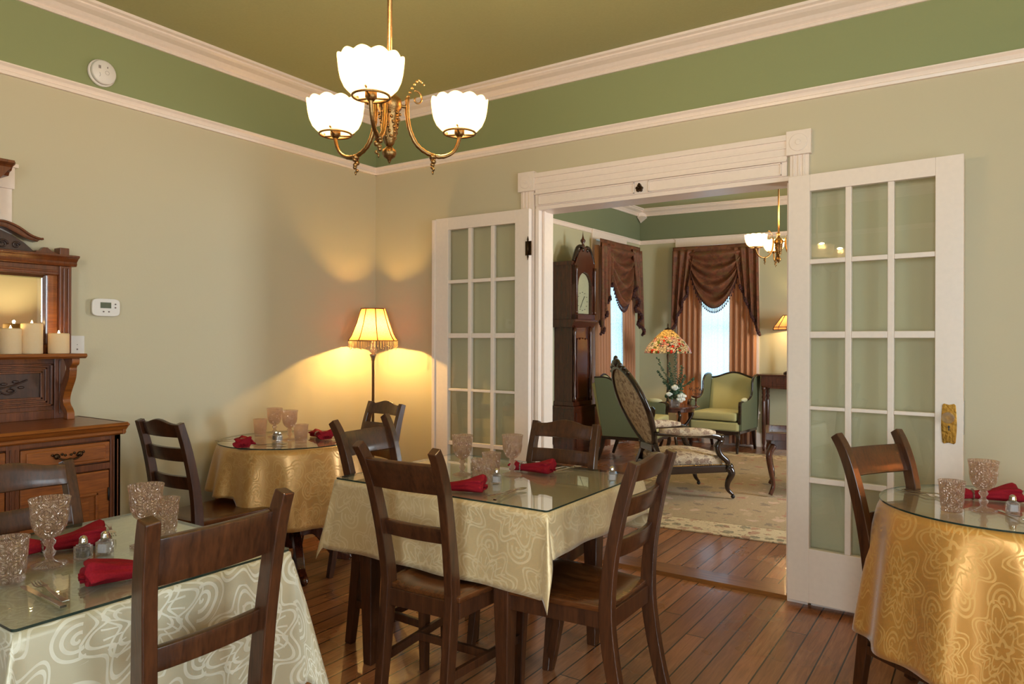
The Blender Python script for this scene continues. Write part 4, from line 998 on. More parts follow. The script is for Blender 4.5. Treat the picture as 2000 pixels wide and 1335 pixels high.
# lower back board with the carved panel
m = MB(); m.box(.02, .055, YL+.04, YR-.06, .957, 1.255)
for a, b in ((YR-.115, YR-.065), (YL+.045, YL+.095)): m.box(.05, .075, a, b, .957, 1.25); m.box(.073, .080, a+.02, a+.03, .98, 1.24)
m.box(.05, .07, YL+.09, YR-.11, .957, 1.00)
for d_, k in ((0, .072), (.022, .066), (.044, .07)):
    a, b, c, e = YL+.10+d_, YR-.12-d_, 1.02+d_*.8, 1.225-d_*.8
    m.box(.05, k, a, b, e-.010, e).box(.05, k, a, b, c, c+.010).box(.05, k, a, a+.010, c, e).box(.05, k, b-.010, b, c, e)
m.done('back_board', OD, sb, bevel=.002)
m = MB(); a, b, c, e = YL+.155, YR-.175, 1.062, 1.182
m.box(.05, .062, a, b, c, e)
for k in range(2):
    s = -1 if k else 1; y0 = YC+s*.02
    stem = catmull([(.066, y0, 1.075), (.068, y0+s*.06, 1.11), (.068, y0+s*.13, 1.125), (.068, y0+s*.19, 1.15)], 6); m.tube(stem, .004, 6)
    for q in range(7):
        p = stem[2+q*2]; up = 1 if q % 2 else -1
        m.ball((.066, p.y+s*.012, p.z+up*.018), .013, 8, .35, 1.1, .55)
    m.tube(catmull([(.066, y0+s*.08, 1.10), (.068, y0+s*.11, 1.085), (.068, y0+s*.14, 1.10), (.068, y0+s*.12, 1.115)], 5), .0035, 6)
m.done('carved_panel', M['carved'], sb, label='dark panel carved with leafy branches')
m = MB(); m.prism([(.02, 1.252), (.225, 1.252), (.240, 1.262), (.236, 1.275), (.02, 1.275)], 'y', YL+.0, YR-.04)
m.done('shelf', O, sb, bevel=.002)
for y in (YR-.098, YL+.062):
    out = catmull([(.215, 0, 1.252), (.212, 0, 1.225), (.19, 0, 1.21), (.188, 0, 1.19), (.178, 0, 1.15), (.145, 0, 1.10), (.125, 0, 1.06), (.128, 0, 1.03), (.150, 0, 1.01), (.165, 0, .99), (.168, 0, .957)], 4)
    inn = catmull([(.125, 0, .957), (.125, 0, .985), (.10, 0, 1.01), (.085, 0, 1.06), (.10, 0, 1.12), (.14, 0, 1.18), (.15, 0, 1.21), (.12, 0, 1.252)], 4)
    m = MB(); a = [m.bm.verts.new((p.x, y, p.z)) for p in out+inn]; b = [m.bm.verts.new((p.x, y+.034, p.z)) for p in out+inn]; n = len(a)
    m.bm.faces.new(a); m.bm.faces.new(list(reversed(b)))
    for i in range(n): m.bm.faces.new((a[i], a[(i+1) % n], b[(i+1) % n], b[i]))
    m.done('scroll_bracket', O, sb, bevel=.002)
# mirror stage
m = MB()
for a, b in ((YR-.104, YR-.050), (YL+.050, YL+.104)):
    m.box(.02, .10, a, b, 1.275, 1.70); m.box(.10, .108, a+.014, a+.022, 1.30, 1.69); m.box(.10, .108, b-.020, b-.012, 1.30, 1.69)
m.box(.02, .09, YL+.10, YR-.10, 1.275, 1.318).box(.02, .09, YL+.10, YR-.10, 1.655, 1.70)
m.box(.085, .098, YL+.11, YR-.11, 1.668, 1.678)
m.done('mirror_frame', OD, sb, bevel=.003)
m = MB(); a, b, c, e = YL+.104, YR-.148, 1.318, 1.655; a = 2*YC-b
m.box(.055, .078, b, YR-.104, 1.318, 1.655); m.done('mirror_slip', O, sb, bevel=.003)
MB().box(.055, .078, YL+.104, a, 1.318, 1.655).done('mirror_slip', O, sb, bevel=.003)
m = MB()
v = [m.bm.verts.new(p) for p in ((.060, a+.02, c+.02), (.060, b-.02, c+.02), (.060, b-.02, e-.02), (.060, a+.02, e-.02), (.056, a, c), (.056, b, c), (.056, b, e), (.056, a, e))]
for f in ((0, 1, 2, 3), (4, 5, 1, 0), (5, 6, 2, 1), (6, 7, 3, 2), (7, 4, 0, 3)): m.bm.faces.new([v[k] for k in f])
m.done('bevelled_mirror', M['mirror'], sb)
m = MB(); m.prism([(.02, 1.70), (.108, 1.70), (.115, 1.712), (.112, 1.72), (.128, 1.735), (.142, 1.742), (.142, 1.752), (.02, 1.752)], 'y', YL+.030, YR-.030)
m.box(.03, .09, YR-.100, YR-.056, 1.752, 1.79).box(.03, .09, YL+.056, YL+.100, 1.752, 1.79)
m.done('cornice', OD, sb, bevel=.003)
for s in (-1, 1):
    Yp = lambda t: YC+s*t
    top = catmull([(0, .035, 1.850), (0, .05, 1.878), (0, .10, 1.890), (0, .16, 1.872), (0, .215, 1.838), (0, .255, 1.826), (0, .268, 1.828)], 6)
    bot = catmull([(0, .245, 1.808), (0, .20, 1.818), (0, .15, 1.842), (0, .10, 1.862), (0, .065, 1.852), (0, .055, 1.835)], 6)
    m = MB(); pl = [(Yp(p.y), p.z) for p in top+bot]; m.prism(pl, 'x', .03, .085)
    m.tube([(.088, Yp(p.y), p.z-.004) for p in top], .006, 6); m.tube([(.083, Yp(p.y), p.z+.002) for p in reversed(bot)], .004, 6)
    m.ball((.075, Yp(.05), 1.845), .017, 12, .8, 1, 1)
    m.done('swan_neck', OD, sb)
    m = MB(); m.prism([(Yp(.0), 1.752), (Yp(.235), 1.752), (Yp(.24), 1.765), (Yp(.20), 1.800), (Yp(.15), 1.83), (Yp(.10), 1.85), (Yp(.05), 1.835), (Yp(0), 1.83)], 'x', .035, .055)
    for cyl in ((.11, 1.785, .022), (.165, 1.785, .016), (.06, 1.79, .017)):
        m.tube([(.058, Yp(cyl[0]+cyl[2]*(1-t*.7)*cos(9*t)), cyl[1]+cyl[2]*(1-t*.7)*sin(9*t)) for t in [i/16 for i in range(17)]], .0042, 6)
    m.done('carved_fretwork', M['carved'], sb)
    m = MB(); m.prism([(Yp(.24), 1.752), (Yp(.36), 1.752), (Yp(.34), 1.764), (Yp(.315), 1.770), (Yp(.295), 1.786), (Yp(.278), 1.786), (Yp(.262), 1.768), (Yp(.245), 1.768)], 'x', .04, .07); m.done('scroll_end', OD, sb)
# wooden crest high above, hanging in front of the white casing
wc = thing('wall_clock', 'brown wooden cornice with a carved crest high above the sideboard, cut by the picture edge', 'wall clock', (0, 0, 0))
y0, y1 = -2.70, -2.475
m = MB(); m.prism([(.03, 2.085), (.14, 2.085), (.15, 2.10), (.17, 2.105), (.185, 2.125), (.205, 2.135), (.205, 2.147), (.03, 2.147)], 'y', y0-.0, y1-.0)
m.prism([(y1-.05, 2.06), (y1-.03, 2.085), (y1-.02, 2.10), (y1-.005, 2.115), (y1+.012, 2.135), (y1+.012, 2.147), (y0-.012, 2.147), (y0-.012, 2.135), (y0+.005, 2.115), (y0+.02, 2.10), (y0+.03, 2.085), (y0+.05, 2.06)], 'x', .04, .18)
m.done('cornice', OD, wc, bevel=.002)
m = MB(); m.prism([(y1-.03, 2.147), (y1-.045, 2.165), (y1-.065, 2.168), (y1-.078, 2.185), (-2.5875, 2.215), (y0+.078, 2.185), (y0+.065, 2.168), (y0+.045, 2.165), (y0+.03, 2.147)], 'x', .08, .12); m.done('crest', M['carved'], wc, bevel=.003)
MB().box(.022, .15, y0+.05, y1-.05, 1.90, 2.09).done('case', OD, wc, bevel=.003)
m = MB(); m.prism([(-2.5875+.055*cos(k*pi/14), 1.99+.055*sin(k*pi/14)) for k in range(28)], 'x', .15, .153); m.done('dial', M['dial'], wc)
# candles on the shelf
def candle(label, x, y, h, r=.044):
    c = thing('candle', label, 'candle', (x, y, 1.2755), 0, 'ivory pillar candles on the sideboard shelf')
    m = MB(); m.lathe([(.001, 0), (r-.001, 0), (r, .003), (r, h-.004), (r-.003, h+.002), (r-.006, h-.002), (r-.012, h-.014), (.001, h-.018)], 28); m.done('wax_body', M['wax'], c)
    MB().lathe([(.001, h-.018), (.005, h-.008), (.006, h), (.003, h+.009), (.0005, h+.016)], 10).done('flame', M['flame'], c)
    bulb_light('candle_light', (0, 0, h+.012), .22, (1, .62, .22), .006, c)
candle('shorter ivory candle at the picture edge, lit', .150, -2.470, .115)
candle('tallest lit ivory candle, second from the end of the shelf', .155, -2.385, .140)
candle('shortest ivory candle standing alone before the mirror post', .160, -2.272, .095)

# ------------------------------------------------------------------ things on the walls
sd = thing('smoke_alarm', 'round white smoke alarm on the green band of wall', 'smoke alarm', (0, -2.005, 2.728))
m = MB(); m.lathe([(.068, 0), (.070, .012), (.066, .016), (.060, .018)], 36); o = m.done('mounting_plate', M['plastic'], sd); o.rotation_euler.y = pi/2
m = MB(); m.lathe([(.060, .016), (.062, .020), (.062, .034), (.057, .040), (.001, .043)], 36); o = m.done('cover', M['plastic'], sd); o.rotation_euler.y = pi/2
m = MB()
for k in range(3): m.box(.041, .0435, -.030+k*.004, -.028+k*.004, .012, .028)
m.box(.042, .044, .012, .016, .022, .030); m.tube([(.043, .012+.010*cos(a*pi/6), -.002+.010*sin(a*pi/6)) for a in range(13)], .0006, 4)
m.tube(catmull([(.0425, -.026, -.008), (.0428, -.022, -.02), (.0425, -.026, -.030)], 4), .0007, 4); m.done('vents', M['grey'], sd)
th_ = thing('thermostat', 'small white digital thermostat on the pale wall', 'thermostat', (0, -1.985, 1.510))
m = MB(); n = 40
def sup(a, w_, h_, e=.42): return (w_*math.copysign(abs(cos(a))**e, cos(a)), h_*math.copysign(abs(sin(a))**e, sin(a)))
m.prism([sup(2*pi*k/n, .071, .046) for k in range(n)], 'x', .012, .026); m.prism([sup(2*pi*k/n, .064, .040) for k in range(n)], 'x', 0, .012); m.done('housing', M['plastic'], th_, bevel=.003)
MB().box(.0255, .0275, -.030, .024, -.004, .026).done('display', M['lcd'], th_)
m = MB()
for y, z in ((.046, .018), (.046, 0), (-.014, -.022), (.013, -.022)): m.ball((.027, y, z), .005, 10, .5, 1, .8)
m.done('buttons', M['grey'], th_)
pl = thing('wall_plate', 'small white wall plate behind the end of the sideboard shelf', 'wall plate', (0, -2.118, 1.305))
MB().box(0, .006, -.035, .035, -.057, .057).done('plate', M['plastic'], pl, bevel=.002)
MB().ball((.007, .0, -.012), .004, 8).ball((.007, .0, .012), .002, 8).done('jack', M['grey'], pl)
# fireplace on the east wall, seen in the sideboard mirror, with a lamp lit beside it
fp = thing('fireplace', 'cream fireplace surround seen in the sideboard mirror', 'fireplace', (XE, -.95, 0), 0)
m = MB(); m.box(-.12, 0, -.70, -.45, 0, 1.12).box(-.12, 0, .45, .70, 0, 1.12).box(-.12, 0, -.70, .70, .85, 1.12).box(-.02, 0, -.45, .45, 0, .85); m.done('surround', M['cream'], fp, bevel=.004)
MB().box(-.24, 0, -.80, .80, 1.12, 1.16).done('mantel_shelf', M['walnut'], fp, bevel=.004)
tl = thing('table_lamp', 'table lamp with an amber shade beyond the picture edge', 'lamp', (XE-.45, -.32, .0))
MB().lathe([(.16, 0), (.16, .02), (.03, .05), (.025, .70), (.22, .74), (.22, .76)], 24).done('stand', M['walnut'], tl)
MB().lathe([(.07, .76), (.09, .82), (.05, .95), (.02, 1.0), (.01, 1.1)], 20).done('base', M['brass'], tl)
m = MB(); m.lathe([(.20, 1.08), (.11, 1.34)], 32, cap=False); m.done('lamp_shade', M['lamp_cloth'], tl)
bulb_light('table_lamp_light', (0, 0, 1.22), 40, (1, .80, .42), .03, tl)

# ------------------------------------------------------------------ parlour: rug
RUG = (-AN*0+radians(4.0))
rg = thing('rug', 'beige and pink floral area rug with a cream flowered border in the parlour', 'rug', (2.55, 3.0, 0), RUG)
MB().box(-1.70, 1.95, -1.98, 1.85, 0.0, .010).done('rug_edge', M['rug_border'], rg, bevel=.003)
m = MB(); m.box(-1.66, 1.91, -1.92, -1.66, .0101, .0115).box(-1.66, 1.91, 1.55, 1.81, .0101, .0115).box(-1.66, -1.40, -1.66, 1.55, .0101, .0115).box(1.65, 1.91, -1.66, 1.55, .0101, .0115); m.done('rug_border', M['rug_border'], rg)
MB().box(-1.39, 1.64, -1.65, 1.54, .0101, .0118).done('rug_field', M['rug'], rg)

# ------------------------------------------------------------------ grandfather clock
gc = thing('grandfather_clock', 'tall dark mahogany grandfather clock standing against the parlour wall', 'clock', (-.275, 3.345, 0), radians(-2.6))
Wd = M['walnut']   # local: +x is the front, width along y, back at x=0
def cbox(nm, x1, w, z0, z1, mat=Wd, bevel=.003, x0=0.0): return MB().box(x0, x1, -w/2, w/2, z0, z1).done(nm, mat, gc, bevel=bevel)
m = MB(); m.box(0, .29, -.235, .235, .06, .60).box(0, .305, -.25, .25, 0, .09).box(0, .30, -.245, .245, .58, .61).box(.29, .297, -.19, .19, .14, .54); m.done('plinth', Wd, gc, bevel=.004)
m = MB(); m.box(0, .24, -.19, .19, .61, 1.52).box(.24, .252, -.17, -.13, .64, 1.50).box(.24, .252, .13, .17, .64, 1.50).box(0, .26, -.205, .205, .61, .66); m.done('trunk', Wd, gc, bevel=.003)
m = MB(); pts = [(-.115, .70), (.115, .70), (.115, 1.36), (.09, 1.38), (.06, 1.36), (.03, 1.385), (0, 1.37), (-.03, 1.385), (-.06, 1.36), (-.09, 1.38), (-.115, 1.36)]
m.prism(pts, 'x', .24, .258); m.done('trunk_door', M['walnut'], gc, bevel=.004, label='glossy dark mahogany trunk door')
for s in (-1, 1):
    MB().lathe([(.022, .66), (.022, .70), (.014, .72), (.017, .80), (.012, .86), (.017, .92), (.013, 1.10), (.018, 1.16), (.013, 1.22), (.017, 1.40), (.022, 1.44), (.022, 1.50)], 12, (.262, s*.175, 0), rib=lambda a, k: 1+.12*cos(2*a+k)).done('trunk_column', Wd, gc)
m = MB(); m.prism([(0, 1.50), (.26, 1.50), (.30, 1.56), (.31, 1.57), (.31, 1.59), (0, 1.59)], 'y', -.25, .25); m.done('waist_moulding', Wd, gc, bevel=.003)
m = MB()
arch = [(.15*cos(a), 1.98+.15*sin(a)) for a in [pi*k/14 for k in range(15)]]
m.box(0, .25, -.235, .235, 1.59, 2.22); m.box(0, .275, -.25, .25, 2.20, 2.245)
for s in (-1, 1): m.box(.25, .292, min(s*.155, s*.225), max(s*.155, s*.225), 1.59, 2.20)
m.box(.25, .292, -.225, .225, 1.59, 1.65)
# arched front above the dial
outer = [(.225, 1.98), (.225, 2.22)]+[(.21-.42*k/12, 2.22+.20*sin(pi*k/12)**.8) for k in range(13)]+[(-.225, 2.22), (-.225, 1.98)]
a = outer+list(reversed(arch)); m.prism(a, 'x', .25, .292)
m.done('hood', Wd, gc, bevel=.003)
for s in (-1, 1):
    MB().lathe([(.02, 1.65), (.02, 1.68), (.012, 1.70), (.014, 1.90), (.012, 2.12), (.02, 2.15), (.02, 2.19)], 12, (.30, s*.205, 0)).done('hood_column', Wd, gc)
    m = MB(); sc = catmull([(.27, s*.225, 2.245), (.27, s*.20, 2.30), (.27, s*.14, 2.40), (.27, s*.07, 2.425), (.27, s*.035, 2.39), (.27, s*.06, 2.36)], 6); m.tube(sc, .020, 8); m.ball((.285, s*.05, 2.385), .026, 10); m.done('swan_neck', M['black_wood'], gc)
m = MB(); m.lathe([(.022, 2.38), (.022, 2.44), (.012, 2.46), (.028, 2.485), (.030, 2.50), (.014, 2.52), (.006, 2.55), (.001, 2.60)], 12, (.26, 0, 0)); m.done('finial', Wd, gc)
m = MB(); m.prism([(-.145, 1.66), (.145, 1.66), (.145, 1.98)]+[(.145*cos(a), 1.98+.145*sin(a)) for a in [pi*k/12 for k in range(1, 13)]], 'x', .2505, .254); dl_ = m.done('dial', M['dial'], gc, label='arched pale clock dial')
m = MB()
for k in range(12):
    a = k*pi/6; m.box(-.003, .003, -.008, .008, -.003, .003, rot=Matrix.Rotation(0, 3, 'X'), at=(.256, .105*sin(a), 1.80+.105*cos(a)))
m.bar([(.258, 0, 1.80), (.258, .045, 1.86)], (.006, .002)); m.bar([(.259, 0, 1.80), (.259, -.05, 1.725)], (.005, .002)); m.done('numerals_and_hands', M['black'], dl_)
m = MB(); v = [m.bm.verts.new((.288, y, z)) for y, z in [(-.15, 1.65), (.15, 1.65), (.15, 1.98)]+[(.15*cos(a), 1.98+.15*sin(a)) for a in [pi*k/12 for k in range(1, 13)]]]; m.bm.faces.new(v); m.done('dial_glass', M['pane'], gc)

# ------------------------------------------------------------------ wing chairs
def wing_chair(label, loc, rz, group):
    c = thing('wing_armchair', label, 'armchair', loc, rz, group); G, GD, Cr, Wo = M['green_uph'], M['green_dark'], M['cream_uph'], M['black_wood']
    # faces +Y
    MB().box(-.30, .30, -.27, .33, .27, .38).done('seat_rail', G, c, bevel=.02)
    m = MB(); m.grid(lambda u, v: ((u-.5)*.56*(1-.06*(1-v)), -.20+.54*v, .49+.018*sin(pi*u)*sin(pi*v)), 12, 12); o = m.done('seat_cushion', G, c, solid=.10, bevel=.02)
    def tp(u): return .90+.045*cos((u-.5)*2*pi)*1.0+.02*sin(pi*u)
    def back(u, v):
        x = (u-.5)*.60*(1-.02*v); zt = .905+.035*cos((u-.5)*2*pi*1.0)+.0*v; z = .40+(zt-.40)*v
        return (x, -.235-.10*v-.02*sin(pi*u)*0, z)
    m = MB(); m.grid(back, 17, 10); m.done('backrest', G, c, solid=-.07, bevel=.012)
    m = MB(); m.tube([tuple(Vector(back(k/16, 1))+Vector((0, -.02, .008))) for k in range(17)], .014, 8); m.done('crest_rail', Wo, c)
    for s in (-1, 1):
        # wing and arm side panel
        prof = [(-.36, .92), (-.25, .925), (-.17, .90), (-.12, .84), (-.115, .76), (-.09, .69), (-.02, .645), (.10, .625), (.26, .615), (.29, .60), (.29, .28), (-.26, .28)]
        pc = catmull([(0, a, b) for a, b in prof[:10]], 3)
        pl_ = [(p.y, p.z) for p in pc]+prof[10:]
        m = MB(); m.prism(pl_, 'x', s*.295, s*.335) if s > 0 else m.prism(pl_, 'x', -.335, -.295)
        m.done('side_panel', GD, c, bevel=.01)
        m = MB(); m.tube([(s*.318, p.y, p.z+.006) for p in pc], .011, 8); m.bar(catmull([(s*.315, .29, .615), (s*.32, .315, .58), (s*.315, .30, .50), (s*.31, .30, .36)], 4), (.03, .035)); m.done('arm_frame', Wo, c)
        m = MB(); m.ball((s*.315, .16, .642), .035, 12, .8, 2.6, .75); m.done('arm_pad', Cr, c)
    m = MB(); m.box(-.31, .31, .318, .345, .24, .275); m.prism([(-.31, .25)]+[(-.31+.62*k/16, .232+.012*cos(4*pi*k/16)) for k in range(17)]+[(.31, .25)], 'y', .32, .343)
    m.box(-.325, -.30, -.26, .33, .245, .28).box(.30, .325, -.26, .33, .245, .28).box(-.31, .31, -.28, -.255, .245, .28); m.done('base_rail', Wo, c, bevel=.004)
    for sx in (-1, 1):
        m = MB(); m.bar(catmull([(sx*.285, .31, .27), (sx*.305, .335, .20), (sx*.29, .32, .10), (sx*.295, .335, .012)], 5), [(.05-.0017*i, .05-.0017*i) for i in range(16)]); m.done('leg', Wo, c, bevel=.005)
        m = MB(); m.bar([(sx*.28, -.26, .27), (sx*.28, -.28, .15), (sx*.28, -.33, 0)], [(.045, .045), (.038, .038), (.03, .03)]); m.done('leg', Wo, c, bevel=.004)
    return c
GW = 'green wing armchairs in the parlour'
wa = wing_chair('sage green wing armchair facing the room below the parlour window', (1.115, 4.93, 0.003), pi-radians(4), GW)
dup(wa, (.50, 3.60, 0.013), radians(-82), 'green wing armchair seen from its side beside the grandfather clock')

# ------------------------------------------------------------------ Victorian armchair in floral tapestry
va = thing('parlour_armchair', 'carved black Victorian armchair covered in floral tapestry with a tall balloon back', 'armchair', (1.60, 2.11, 0.013), radians(-43))
TP, BW = M['tapestry'], M['black_wood']
# local +Y is the front
m = MB()
def st(u, v):
    a, b = 2*u-1, 2*v-1; x = a*sqrt(1-.18*b*b)*(.29+.03*b); y = b*sqrt(1-.18*a*a)*.29
    return (x, y, .365+.045*(1-min(1, a*a))*(1-min(1, b*b))+.0)
m.grid(st, 15, 15); m.done('seat', TP, va, solid=.085, bevel=.02)
m = MB(); m.box(-.30, .30, .27, .31, .225, .290); m.box(-.27, .27, -.30, -.26, .225, .290); m.box(-.31, -.27, -.28, .29, .225, .290); m.box(.27, .31, -.28, .29, .225, .290); m.done('seat_rail', BW, va, bevel=.012)
m = MB()
for k in range(34):
    t = -1+2*k/33; m.ball((t*.29,   .318, .297), .0055, 6); m.ball((.315, t*.28, .297), .0055, 6); m.ball((-.315, t*.28, .297), .0055, 6)
m.done('nail_heads', M['gold'], va)
def bk(a, r=1.0, dz=0):   # balloon back outline, tilted backwards
    x = .275*r*sin(a)*(1-.22*max(0, -cos(a))); h = .335*r*cos(a); z = .765+h+dz; return (x, -.27-.44*(z-.40), z)
n = 40; m = MB()
def bf(u, v):
    p = Vector(bk(2*pi*u, v*1.0)); bulge = .035*(1-v*v); return (p.x, p.y-bulge, p.z)
m.grid(bf, n, 8, closeu=True)
m.grid(lambda u, v: (bf(u, v)[0], bf(u, v)[1]+.05*(1-v*v)+.02+.035*(1-v*v), bf(u, v)[2]), n, 8, closeu=True); m.done('back_upholstery', TP, va)
m = MB(); ring = [bk(2*pi*k/n, 1.04) for k in range(n+1)]; m.tube([(p[0], p[1]+.008, p[2]) for p in ring], .026, 8, cap=False)
top = bk(0, 1.1); m.ball((0, top[1], top[2]+.012), .042, 12, 1.6, .8, .9); m.ball((0, top[1]-.004, top[2]+.045), .026, 10, 1, .8, 1.2)
for s in (-1, 1):
    for k, (aa, rr) in enumerate(((.22, .030), (.42, .026), (.62, .022))): p = bk(s*aa, 1.09); m.ball((p[0], p[1], p[2]+.006), rr, 10, 1.3, .8, .8)
m.bar(catmull([(-.13, -.30, .46), (-.15, -.28, .39), (-.20, -.28, .31), (-.25, -.28, .26)], 4), (.04, .045)); m.bar(catmull([(.13, -.30, .46), (.15, -.28, .39), (.20, -.28, .31), (.25, -.28, .26)], 4), (.04, .045))
m.bar([(-.12, -.29, .42), (.12, -.29, .42)], (.05, .06), side=(0, 1, 0))
m.done('back_frame', BW, va, bevel=.004)
for s in (-1, 1):
    p = catmull([(s*.23, -.34, .56), (s*.29, -.15, .555), (s*.32, .05, .55), (s*.31, .19, .535), (s*.30, .235, .50), (s*.30, .20, .45), (s*.305, .22, .38), (s*.31, .285, .32), (s*.30, .30, .27)], 4)
    m = MB(); m.tube(p, [.018+.010*sin(pi*i/(len(p)-1)) for i in range(len(p))], 8); m.ball((s*.31, .225, .525), .03, 10); m.ball((s*.305, .31, .275), .034, 10)
    ar = m.done('arm', BW, va)
    m = MB(); q = [Vector((x.x, x.y, x.z+.022)) for x in p[1:12]]; m.tube(q, [.022+.018*sin(pi*i/10) for i in range(11)], 10); m.done('arm_pad', TP, ar)
    m = MB(); fl = catmull([(s*.295, .30, .27), (s*.315, .325, .22), (s*.295, .30, .14), (s*.285, .305, .08), (s*.30, .345, .035)], 5); m.tube(fl, [.036-.0012*i for i in range(len(fl))], 10); m.done('leg', BW, va)
    m = MB(); m.ball((s*.30, .345, .020), .018, 10); m.done('caster', M['black'], va)
    m = MB(); rl = catmull([(s*.25, -.27, .26), (s*.26, -.29, .18), (s*.27, -.34, .10), (s*.27, -.40, .018)], 5); m.tube(rl, [.028-.0006*i for i in range(len(rl))], 10); m.done('leg', BW, va)

# ------------------------------------------------------------------ parlour side table with lamp, flowers and script ornament
pt = thing('side_table', 'low dark oval side table between the green wing armchairs', 'table', (.66, 4.28, .012))
MB().prism([(.34*cos(k*pi/24), .30*sin(k*pi/24)) for k in range(48)], 'z', .545, .565).prism([(.30*cos(k*pi/24), .26*sin(k*pi/24)) for k in range(48)], 'z', .50, .545).done('tabletop', M['walnut'], pt, bevel=.004)
for k in range(4):
    a = k*pi/2+pi/4; p = catmull([(.27, 0, .51), (.30, 0, .46), (.24, 0, .36), (.17, 0, .27), (.20, 0, .14), (.28, 0, .03), (.31, 0, .015)], 4)
    m = MB(); m.tube([(q.x*cos(a), q.x*sin(a), q.z) for q in p], .018, 8); m.done('leg', M['black_wood'], pt)
MB().lathe([(.12, .255), (.12, .275)], 20).done('lower_shelf', M['walnut'], pt)
LX, LY = .60, 4.38
tlm = thing('table_lamp', 'table lamp with a flowered stained glass shade on the dark side table', 'lamp', (LX, LY, .566))
MB().lathe([(.085, 0), (.088, .012), (.05, .03), (.02, .05), (.014, .10), (.020, .14), (.012, .20), (.010, .55), (.016, .60), (.008, .66), (.008, .90)], 20).done('base', M['bronze'], tlm)
m = MB(); prof = [(.278, 0), (.270, .035), (.245, .085), (.200, .145), (.145, .20), (.09, .25), (.055, .275), (.045, .285)]
m.lathe([(r, z) for r, z in prof], 48, cap=False, rib=lambda a, k: 1+(.02*cos(16*a) if k < 2 else 0)); o = m.done('lamp_shade', M['tiffany'], tlm, solid=.003, loc=(0, 0, .635), label='stained glass shade with red flowers')
MB().lathe([(.045, .92), (.035, .935), (.010, .94), (.006, .96), (.010, .975), (.002, 1.0)], 14).done('finial', M['bronze'], tlm)
MB().lathe([(.008, .72), (.024, .75), (.024, .78), (.001, .80)], 12).done('bulb', M['bulb'], tlm)
bulb_light('parlour_lamp_light', (0, 0, .80), 24, (1, .68, .30), .03, tlm)
fl = thing('flower_arrangement', 'white roses and eucalyptus in a glass vase on the dark side table', 'flowers', (.78, 4.16, .566))
m = MB(); m.lathe([(.001, 0), (.045, 0), (.05, .01), (.06, .06), (.055, .10), (.052, .10), (.056, .06), (.045, .014), (.001, .012)], 24); m.done('vase', M['clear'], fl)
rnd = random.Random(4); m = MB()
for k, (dx, dy, h) in enumerate(((-.22, .0, .50), (-.24, .05, .34), (-.09, .02, .44), (.0, .0, .58), (.07, .03, .40), (.13, -.02, .30), (.20, .04, .26), (-.05, -.06, .26), (.10, -.10, .20), (-.12, -.05, .22))):
    p = catmull([(0, 0, .05), (dx*.3, dy*.3, .16+h*.25), (dx*.75, dy*.75, .1+h*.7), (dx, dy, .08+h)], 7); m.tube(p, .0025, 5)
    for i in range(5, len(p)):
        for s in (-1, 1):
            q = p[i]; w_ = Vector((rnd.uniform(-1, 1), rnd.uniform(-1, 1), rnd.uniform(-.2, .6))).normalized()
            m.ball(q+w_*.014, .0125, 6, 1, 1, .55)
for k in range(46):
    a = rnd.uniform(0, 6.28); r = rnd.uniform(.02, .11); m.ball((r*cos(a), r*sin(a), rnd.uniform(.10, .24)), rnd.uniform(.014, .024), 6, 1, .7, 1.1)
m.done('eucalyptus_sprigs', M['leaf'], fl)
for (x, y, z, r) in ((.03, -.09, .24, .045), (.10, -.07, .14, .050), (.085, -.06, .10, .048), (-.04, -.1, .16, .035)):
    m = MB(); m.ball((x, y, z), r*.8, 12)
    for k in range(10):
        a = k*2.4; q = .45+.05*k; m.ball((x+r*q*cos(a), y+r*q*sin(a), z+r*.35*(1-q)), r*.42, 8, 1, 1, .9)
    m.done('rose', M['petal'], fl)
sg = thing('script_ornament', 'small black script word ornament on a wooden stand beside the flowers', 'ornament', (.96, 4.36, .566))
MB().lathe([(.05, 0), (.05, .01), (.012, .02), (.010, .10), (.05, .115), (.055, .125), (.055, .135)], 18).done('stand', M['walnut'], sg)
m = MB(); pts = []
for k in range(90):
    t = k/89; pts.append((-.085+.17*t, 0, .20+.018*sin(40*t)*(1-.3*t)+.012*sin(13*t)+.02*t))
m.tube(pts, .0028, 5)
m.tube([(-.03+.09*k/30, 0, .155+.012*sin(k*.9)) for k in range(31)], .0024, 5); m.tube([(0, 0, .135), (0, 0, .2)], .002, 5); m.done('lettering', M['black'], sg)

# ------------------------------------------------------------------ console table with lamp, tray table
ct = thing('console_table', 'dark tall console table with one drawer under the parlour wall', 'table', (1.93, 5.29, 0), AN)
MB().box(-.46, .46, -.20, .20, .925, .945).done('tabletop', M['walnut'], ct, bevel=.004)
m = MB(); m.box(-.42, .42, -.17, .17, .80, .925); m.prism([(-.42, .80), (.42, .80), (.30, .775), (.1, .765), (0, .74), (-.1, .765), (-.30, .775)], 'y', -.172, -.155); m.done('apron', M['walnut'], ct, bevel=.003)
dr = MB().box(-.24, .24, -.180, -.168, .825, .90).done('drawer', M['walnut'], ct, bevel=.003)
MB().ball((0, -.192, .862), .014, 10).done('drawer_knob', M['clear'], dr, label='glass drawer knob')
for sx in (-1, 1):
    for sy in (-1, 1):
        MB().lathe([(.010, 0), (.016, .03), (.013, .06), (.020, .10), (.024, .35), (.026, .60), (.018, .64), (.026, .66), (.018, .69), (.024, .71), (.020, .74), (.028, .76), (.028, .80)], 14, (sx*.39, sy*.14, 0)).done('leg', M['walnut'], ct)
cl = thing('table_lamp', 'lamp with a panelled shade on the dark console table, half behind the open door', 'lamp', (1.83, 5.27, .946))
MB().lathe([(.08, 0), (.08, .02), (.02, .05), (.03, .15), (.012, .25), (.009, .62)], 18).done('base', M['bronze'], cl)
